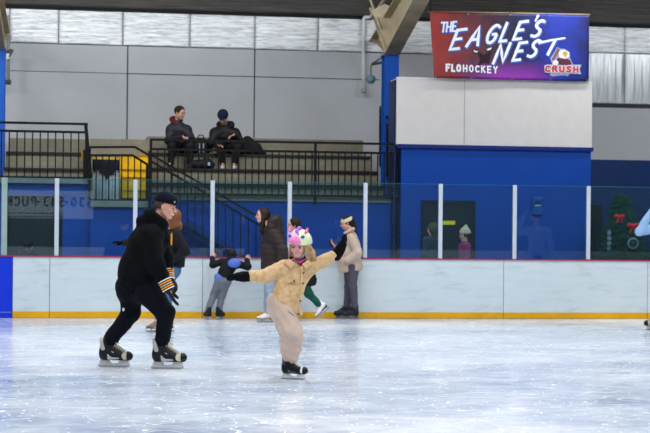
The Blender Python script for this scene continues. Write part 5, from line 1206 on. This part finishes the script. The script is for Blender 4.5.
def green_kid():
    D = 23.85; g = Fig(293, D, .93, 'skater in green trousers and white skate pushing off behind the pony helmet girl')
    j = g.j; J = {}; ga = j(287,323,0.1); ga[2] = 0
    J.update(head=j(294,225,0), neck=j(299,238,0), chest=j(302,249,.0), waist=j(304,266,0), pelvis=j(303,277,0), face=(-1,-.1,-.1), front=(-1,-.1,-.15),
        sha=j(303,243,-.14), ela=j(309,259,-.2), wra=j(304,270,-.22), shb=j(300,243,.14), elb=j(295,255,.2), wrb=j(290,262,.16),
        hipa=j(302,280,-.06), kna=j(309,294,-.05), ana=j(320.5,306,.0), hipb=j(301,280,.08), knb=j(291,298,.08), anb=anklept(ga,.25), toea=(-.4,0,-.9), toeb=(-1,0,0))
    h = .215; hd = dict(d=((-.5,0,-.8), (-1,0,0)), sz=.85)
    b, c, F = body(g, J, skin_mat('skin_w', '#dca48c'), .016, .008, h, {'a':hd,'b':hd}, dict(iris='#3a2a20', brow='#2a1c14'))
    f, r, u = F; P = lambda a, b_, d: c+h*(a*f+b_*r+d*u)
    g.part('hair', [el(P(-.09,0,.14), (.46*h,.41*h,.42*h), F, .03), rc(P(-.25,0,-.1), P(-.3,0,-.6), .24*h, .14*h, .05), el(P(.42,0,-.1), (.33*h,.38*h,.46*h), F, .02, 's')], .009, mat('hair_dark', '#241812', .6))
    g.part('jacket', [rc(j(306,281,0), j(303,262,0), .165, .145, .05, ((0,1,0),.85)), rc(j(303,262,0), j(301,246,0), .145, .14, .05, ((0,1,0),.9)), rc(j(301,246,0), j(300,239,0), .12, .07, .05), rc(j(302,243,-.12), j(301,243,.12), .075, .075, .04),
        rc(J['sha'], J['ela'], .075, .065, .04), rc(J['ela'], J['wra'], .065, .05, .03), rc(J['shb'], J['elb'], .075, .065, .04), rc(J['elb'], J['wrb'], .065, .05, .03), cut(j(305,287,0), nrm((.15,0,-1)), .01)], .013, mat('jacket_charcoal', '#0d0f14', .8, .2), disp=folds(.006,12,9,6))
    gm = mat('trouser_green', '#0c4a38', .8, .15, 10)
    g.part('trousers', [rc(j(301,277,0), j(303,281,0), .12, .12, .03), rc(J['hipa'], J['kna'], .09, .068, .04), rc(J['kna'], mid(J['kna'],J['ana'],.85), .068, .05, .03), rc(J['hipb'], J['knb'], .09, .068, .04), rc(J['knb'], J['anb']+V3((0,0,.1)), .068, .05, .03)], .012, gm, disp=folds(.005,14,9,7))
    up = nrm(J['kna']-J['ana']); g_ = J['ana']-up*.12
    skate(g, g_, nrm((-.55,-.1,-.8)), 'figure', .26, up=up); skate(g, ga, (-1,0,0), 'figure', .26)

def hidden_girl():
    D = FPX*HC/(332-239.6); g = Fig(160, D, 1.0, 'skater in dark jacket and blue jeans with arms spread, mostly hidden behind the man')
    j = g.j; J = {}; ga = j(158.5,333,-.05); ga[2] = 0; gb = j(167.5,331.5,.1); gb[2] = 0
    J.update(head=j(173,217,.02), neck=j(173,229,0), chest=j(173,240,.0), waist=j(172,256,0), pelvis=j(170,267,0), face=(-.7,.7,.0), front=(-1,-.15,-.1),
        sha=j(176,235,-.14), ela=j(185,251,-.16), wra=j(174,259,-.2), shb=j(167,234,.12), elb=j(145,241,.18), wrb=j(125,243,.2),
        hipa=j(171,270,-.07), kna=j(165,297,-.08), ana=anklept(ga,.27), hipb=j(170,270,.08), knb=j(167,297,.08), anb=anklept(gb,.27), toea=(-1,0,0), toeb=(-1,0,0))
    h = .225; ha = dict(d=((-1,0,-.2), (0,1,0)), sz=.9, curl=.4); hb = dict(d=((-1,-.05,.1), (0,0,-1)), sz=1.0, curl=.15)
    b, c, F = body(g, J, skin_mat('skin_w', '#dca48c'), .016, .008, h, {'a':ha,'b':hb}, dict(iris='#3a2a20', brow='#5a3a24'))
    f, r, u = F; P = lambda a, b_, d: c+h*(a*f+b_*r+d*u)
    g.part('hair', [el(P(-.09,0,.12), (.46*h,.41*h,.42*h), F, .03), rc(c+V3((.04,-.03,.0)), c+V3((.075,-.03,-.12)), .2*h, .21*h, .05), rc(c+V3((.075,-.03,-.12)), c+V3((.07,-.03,-.22)), .2*h, .07*h, .05), rc(c+V3((-.01,-.05,-.05)), c+V3((.0,-.05,-.2)), .2*h, .14*h, .05), el(P(.42,0,-.1), (.33*h,.38*h,.46*h), F, .02, 's')], .008, mat('hair_auburn', '#7a4a2c', .6, .3, 25, .5, 60, stretch=(1,1,.2)))
    g.part('jacket', [rc(j(172,268,0), j(173,253,0), .175, .155, .05, ((0,1,0),.85)), rc(j(173,253,0), j(173,242,0), .155, .15, .05, ((0,1,0),.9)), rc(j(173,242,0), j(173,232,0), .13, .07, .05), rc(j(175,236,-.12), j(170,236,.12), .08, .08, .04),
        rc(J['sha'], J['ela'], .085, .07, .04), rc(J['ela'], J['wra'], .07, .05, .03), rc(J['shb'], J['elb'], .075, .062, .04), rc(J['elb'], J['wrb'], .06, .045, .03), cut(j(172,267,0), (0,0,-1), .01)], .0125, mat('jacket_charcoal', '#0d0f14', .8, .2), disp=folds(.008,14,9,6))
    g.part('trousers', [rc(j(171,265,0), j(171,269,0), .14, .14, .03), rc(J['hipa'], J['kna'], .095, .07, .04), rc(J['kna'], J['ana']+V3((0,0,.1)), .07, .06, .03), rc(J['hipb'], J['knb'], .095, .07, .04), rc(J['knb'], J['anb']+V3((0,0,.1)), .07, .06, .03)], .013, mat('jeans_blue', '#3f6488', .8, .15, 12), disp=folds(.005,14,9,7))
    gm = mat('glove_black', '#0c0d11', .85)
    g.part('glove', hand_prims(J['wra'], *ha['d'], sz=.95, fat=.006), .009, gm); g.part('glove', hand_prims(J['wrb'], *hb['d'], sz=1.0, curl=.15, fat=.007), .008, gm)
    c_ = {'boot':'#8a7460'}
    skate(g, ga, (-1,0,0), 'figure', .27, cols=c_); skate(g, gb, (-1,0,0), 'figure', .27, cols=c_)

def edge_person():
    D = FPX*HC/(330-244); g = Fig(664, D, 1.0, 'person in pale blue sweater with raised elbow at the right edge')
    j = g.j; J = {}; ga = j(658,330,0); ga[2] = 0; gb = j(672,331,.1); gb[2] = 0
    J.update(head=j(662,208,0), neck=j(664,222,0), chest=j(664,234,.0), waist=j(663,252,0), pelvis=j(663,266,0), face=(-.6,-1,.0), front=(-.3,-1,0),
        sha=j(656,228,-.04), ela=j(640,231.5,-.12), wra=j(652,211,-.16), shb=j(676,229,.04), elb=j(682,248,.04), wrb=j(680,264,-.05),
        hipa=j(659,270,0), kna=j(658,298,-.03), ana=anklept(ga,.27), hipb=j(669,270,.0), knb=j(671,298,-.03), anb=anklept(gb,.27), toea=(-1,-.5,0), toeb=(-.4,-1,0))
    h = .225; ha = dict(d=((.4,.1,.9), (.7,0,-.2)), sz=.9, curl=.4); hb = dict(d=((0,0,-1), (-1,0,0)), sz=.9)
    b, c, F = body(g, J, skin_mat('skin_w', '#dca48c'), .018, .01, h, {'a':ha,'b':hb}, dict(iris='#3a2a20', brow='#5a3a24'))
    f, r, u = F; P = lambda a, b_, d: c+h*(a*f+b_*r+d*u)
    g.part('hair', [el(P(-.09,0,.12), (.46*h,.41*h,.42*h), F, .03), el(P(.42,0,-.1), (.33*h,.38*h,.46*h), F, .02, 's')], .012, mat('hair_brown', '#4c382a', .9))
    g.part('sweater', [rc(j(663,266,0), j(664,250,0), .16, .15, .05, ((0,1,0),.8)), rc(j(664,250,0), j(664,234,0), .15, .16, .05, ((0,1,0),.8)), rc(j(664,234,0), j(664,225,0), .12, .07, .05), rc(J['sha'], J['shb'], .075, .075, .04),
        rc(J['sha'], J['ela'], .08, .068, .03), rc(J['ela'], J['wra'], .068, .05, .02), rc(J['shb'], J['elb'], .075, .06, .04), rc(J['elb'], J['wrb'], .06, .045, .03)], .011, mat('sweater_blue', '#8fb2d6', .85, .08, 12, .4, 60), disp=folds(.006,18,14,6))
    g.part('trousers', [rc(j(663,264,0), j(663,268,0), .14, .14, .03), rc(J['hipa'], J['kna'], .095, .07, .04), rc(J['kna'], J['ana']+V3((0,0,.1)), .07, .06, .03), rc(J['hipb'], J['knb'], .095, .07, .04), rc(J['knb'], J['anb']+V3((0,0,.1)), .07, .06, .03)], .015, BLACKCLOTH())
    skate(g, ga, (-1,-.1,0), 'hockey', .28); skate(g, gb, (-.4,-1,0), 'hockey', .28)

def seated_men():
    for who in (0, 1):
        if who == 0:
            base = PY(180, 166, 4.75); D = (base-CAM).dot(FW)
            g = Fig(180, D, 1.0, 'seated man in grey jacket with red hood lining, looking right, upper stands', None, Z_FEET)
            j = g.j; J = dict(head=j(180,113,.02), neck=j(177,122,.1), chest=j(178,131,.12), waist=j(178,141,.18), pelvis=j(179,146,.2), face=(.85,-.6,-.25), front=(.2,-1,-.2),
                sha=j(171,130,.08), ela=j(169,141,-.02), wra=j(183,136.5,-.28), shb=j(187,130,.1), elb=j(191,140,-.03), wrb=j(188,137.5,-.28),
                hipa=j(174,146.5,.15), kna=j(172.5,146,-.3), hipb=j(184,146.5,.15), knb=j(190,146,-.28), ana=j(171,162,-.26), anb=j(190,162.5,-.24), toea=(-.1,-1,0), toeb=(.2,-1,0))
            hc = '#1d1713'; jc, jn = '#1a1b21', 'jacket_slate'
        else:
            base = PY(228, 166, 4.75); D = (base-CAM).dot(FW)
            g = Fig(228, D, 1.05, 'seated man in black hooded jacket and navy beanie bent over his hands, upper stands', None, Z_FEET)
            j = g.j; J = dict(head=j(223,117.5,-.14), neck=j(225,126,.02), chest=j(225,134,.08), waist=j(226,143,.18), pelvis=j(228,146,.2), face=(-.1,-1,-.75), front=(0,-1,-.5),
                sha=j(215,133,.05), ela=j(211,144,-.05), wra=j(218,144,-.32), shb=j(235,133,.05), elb=j(240,144,-.05), wrb=j(234,135,-.30),
                hipa=j(222,146.5,.15), kna=j(219,147,-.32), hipb=j(234,146.5,.15), knb=j(238,147,-.3), ana=j(223,162.5,-.26), anb=j(234.5,162.5,-.26), toea=(0,-1,0), toeb=(0,-1,0))
            hc = '#0e1730'; jc, jn = '#08090d', 'jacket_ink'
        h = .25; hd = [dict(d=((.75,-.5,-.3), (0,-.2,-1)), sz=.95, curl=.5), dict(d=((-.7,-.5,-.3), (0,-.2,-1)), sz=.95, curl=.5)]
        b, c, F = body(g, J, skin_mat('skin_s', '#b98872'), .016, .0075, h, {'a':hd[0],'b':hd[1]}, dict(iris='#2a2018', brow='#201610'), handres=.009)
        f, r, u = F; P = lambda a, b_, d: c+h*(a*f+b_*r+d*u)
        if who == 0: g.part('hair', [el(P(-.08,0,.16), (.45*h,.38*h,.40*h), F, .03), el(P(.42,0,-.12), (.34*h,.4*h,.46*h), F, .02, 's'), cut(P(0,0,-.2), -u)], .009, mat('hair_crop', hc, .8))
        else: g.part('beanie', [el(P(-.06,0,.2), (.50*h,.42*h,.44*h), F, .03), rc(P(.3,0,.12), P(-.35,0,.08), .2*h, .2*h, .1*h, None), cut(P(0,0,.08), -u, .006)], .009, mat('beanie_navy', hc, .95, .2, 20, .6, 60))
        cm = mat(jn, jc, .6, .2, 8, .2, 40)
        q = (lambda X,Y,Z: -.006*np.abs(np.sin(Z*math.pi/.08))+folds(.006,12,9,4)(X,Y,Z)) if who == 0 else folds(.009,12,9,4)
        w = 1.0 if who == 0 else 1.1
        L = [rc(J['pelvis'], J['waist'], .185*w, .18*w, .05, ((0,1,0),.8)), rc(J['waist'], J['chest'], .18*w, .17*w, .05, ((0,1,0),.85)), rc(J['chest'], J['neck'], .15*w, .08*w, .06), rc(J['sha'], J['shb'], .085*w, .085*w, .09)]
        for s in 'ab': L += [rc(J['sh'+s], J['el'+s], .084*w, .078*w, .06), rc(J['el'+s], mid(J['el'+s], J['wr'+s], .9), .075*w, .052, .03)]
        L.append(cut(V3((0,0,ZT[2]-ZT[1]+.01)), (0,0,-1), .02))
        jk = g.part('jacket', L, .0125, cm, disp=q)
        nk = J['neck']
        if who == 0:
            g.part('hood', [rc(nk+V3((-.09,.08,.06)), nk+V3((.05,.1,.06)), .06, .06, .03), rc(nk+V3((-.10,.05,.05)), nk+V3((-.06,-.06,-.02)), .05, .04, .03)], .01, mat('lining_red', '#4e0e18', .8), jk, label='dark red hood lining')
        else:
            g.part('hood', [rc(nk+V3((-.10,.08,.03)), nk+V3((.10,.1,.03)), .075, .075, .03), rc(nk+V3((.10,.1,.03)), nk+V3((.12,-.02,.0)), .07, .05, .03), el(c, (.13,.14,.15), None, .01, 's')], .012, cm, jk)
        L = [rc(J['hipa'], J['hipb'], .13, .13, .04)]
        for s in 'ab': L += [rc(J['hip'+s], J['kn'+s], .105, .08, .04), rc(J['kn'+s], J['an'+s]+V3((0,0,-.01)), .08, .058, .03)]
        g.part('trousers', L, .0125, mat('trouser_dark', '#0a0b10', .8, .2), disp=folds(.005,14,9,7))
        for s in 'ab':
            t = nrm(J['toe'+s]); a = J['an'+s].copy(); a[2] = .085
            o = g.part('shoe', [rc(a, a-V3((0,0,.03)), .045, .045, .02), rc(a-V3((0,0,.035))-t*.04, a+t*.15-V3((0,0,.045)), .042, .038, .02), cut(V3((0,0,.005)), (0,0,-1))], .009, mat('shoe_black', '#0e0e12', .5) if who == 0 else mat('shoe_white', '#b4b0ac', .5))
            g.part('shoe_sole', [rc(a-t*.05-V3((0,0,.068)), a+t*.16-V3((0,0,.068)), .045, .042, .01, ((0,0,1),.35))], .008, mat('sole_grey', '#77757a' if who else '#26262a', .6) if who else mat('sole_dark', '#26262a', .6), o)

def bystanders():
    # children and adult in the corridor behind the glass
    def simple(px, ptop, Y, h_, label, coat, hat, face, hatcol, hairlong=False):
        base = PY(px, 240, Y); D = (base-CAM).dot(FW); g = Fig(px, D, h_/1.75, label)
        k = h_/1.75; top = 1.25+((241+(px-325)*math.tan(ROLL))-ptop)*D/FPX
        hh = .225 if h_ > 1.5 else .205; zz = lambda z: z*k
        fv = nrm(face); sd = np.cross(fv, V3((0,0,1)))
        J = dict(head=V3((0,0,top-hh*.55)), neck=V3((0,0,top-hh*1.25)), chest=V3((0,0,zz(1.25))), waist=V3((0,0,zz(1.08))), pelvis=V3((0,0,zz(.93))), face=face, front=face)
        for s, sg in (('a',1),('b',-1)):
            J['sh'+s] = V3((0,0,zz(1.40)))+sd*sg*.17*k; J['el'+s] = V3((0,0,zz(1.12)))+sd*sg*.23*k; J['wr'+s] = V3((0,0,zz(.88)))+sd*sg*.22*k+fv*.1*k
            J['hip'+s] = V3((0,0,zz(.9)))+sd*sg*.09*k; J['kn'+s] = V3((0,0,zz(.5)))+sd*sg*.1*k; J['an'+s] = V3((0,0,zz(.09)))+sd*sg*.1*k; J['toe'+s] = fv
        hd = dict(d=((0,0,-1), tuple(fv)), sz=k)
        b, c, F = body(g, J, skin_mat('skin_w', '#dca48c'), .018, .009, hh, {'a':hd,'b':hd}, dict(iris='#2a2018', brow='#3a2a1c'))
        f, r, u = F; P = lambda a, b_, d: c+hh*(a*f+b_*r+d*u)
        L = [el(P(-.09,0,.12), (.46*hh,.41*hh,.42*hh), F, .03), el(P(.42,0,-.1), (.33*hh,.38*hh,.46*hh), F, .02, 's')]
        if hairlong: L.insert(1, rc(P(-.2,0,-.2), P(-.15,0,-1.2), .3*hh, .2*hh, .06))
        g.part('hair', L, .012, mat('hair_'+hatcol if not hat else 'hair_brown', hatcol if not hat else '#4c382a', .8))
        if hat: g.part('beanie', [el(P(-.05,0,.22), (.5*hh,.43*hh,.45*hh), F, .03), rc(P(-.05,0,.5), P(-.12,0,.78), .2*hh, .12*hh, .05), cut(P(0,0,.08), -u, .006)], .01, mat('beanie'+hatcol, hatcol, .95, .15, 20, .6, 60))
        cm = mat('coat'+coat, coat, .8, .15, 8)
        L = [rc(V3((0,0,zz(.80))), V3((0,0,zz(1.1))), .17*k, .155*k, .05, (fv,.8)), rc(V3((0,0,zz(1.1))), V3((0,0,zz(1.32))), .155*k, .16*k, .05, (fv,.75)), rc(J['sha'], J['shb'], .075*k, .075*k, .05), rc(V3((0,0,zz(1.38))), J['neck'], .09*k, .065*k, .04)]
        for s in 'ab': L += [rc(J['sh'+s], J['el'+s], .075*k, .065*k, .03), rc(J['el'+s], J['wr'+s], .062*k, .048*k, .02)]
        g.part('coat', L, .014, cm, disp=folds(.006,12,9,4))
        L = []
        for s in 'ab': L += [rc(J['hip'+s], J['kn'+s], .095*k, .07*k, .04), rc(J['kn'+s], J['an'+s], .07*k, .06*k, .03)]
        g.part('trousers', L, .015, mat('trouser_dark', '#0a0b10', .8))
        for s in 'ab':
            t = fv; a = J['an'+s]; g.part('shoe', [rc(a-V3((0,0,.035*k)), a+t*.14*k-V3((0,0,.045*k)), .045*k, .038*k, .02)], .012, mat('shoe_black', '#0e0e12', .5))
    simple(464, 228.5, 1.3, 1.48, 'child in cream knitted hat and pink coat by the dark door behind the glass', '#8a3868', True, (-1,-.2,0), '#c4b29c')
    simple(432, 222, 1.7, 1.60, 'person in slate blue coat with long light hair in front of the dark door', '#2c3c4c', False, (-.7,.7,0), '#4a4238', True)
    simple(28, 238.5, 1.2, 1.27, 'dark haired child in dark coat behind the glass near the blue gate', '#080a10', False, (.2,1,0), '#0c0c10')
# ------------------------------------------------------------------ build
set_camera()
zf, ze, zr = shell(); insulation(zf, ze, zr); boards(); xl, xr, zt = stands(); rails(); steelwork(xl, ze); banner(zt); far_sign(); xmas_tree(); bags()
man(); girl(); coat_woman(); beige_woman(); board_child(); green_kid(); hidden_girl(); edge_person(); seated_men(); bystanders()
lights()
w = bpy.data.worlds.new('world'); S.world = w; w.use_nodes = True
w.node_tree.nodes['Background'].inputs[0].default_value = (.6,.68,.8,1); w.node_tree.nodes['Background'].inputs[1].default_value = .3
S.view_settings.view_transform = 'Standard'; S.view_settings.look = 'None'; S.view_settings.gamma = 1; S.view_settings.exposure = 0; S.view_settings.use_curve_mapping = False
S.cycles.use_denoising = True; S.cycles.max_bounces = 8; S.cycles.caustics_reflective = False; S.cycles.caustics_refractive = False; S.cycles.sample_clamp_indirect = 4
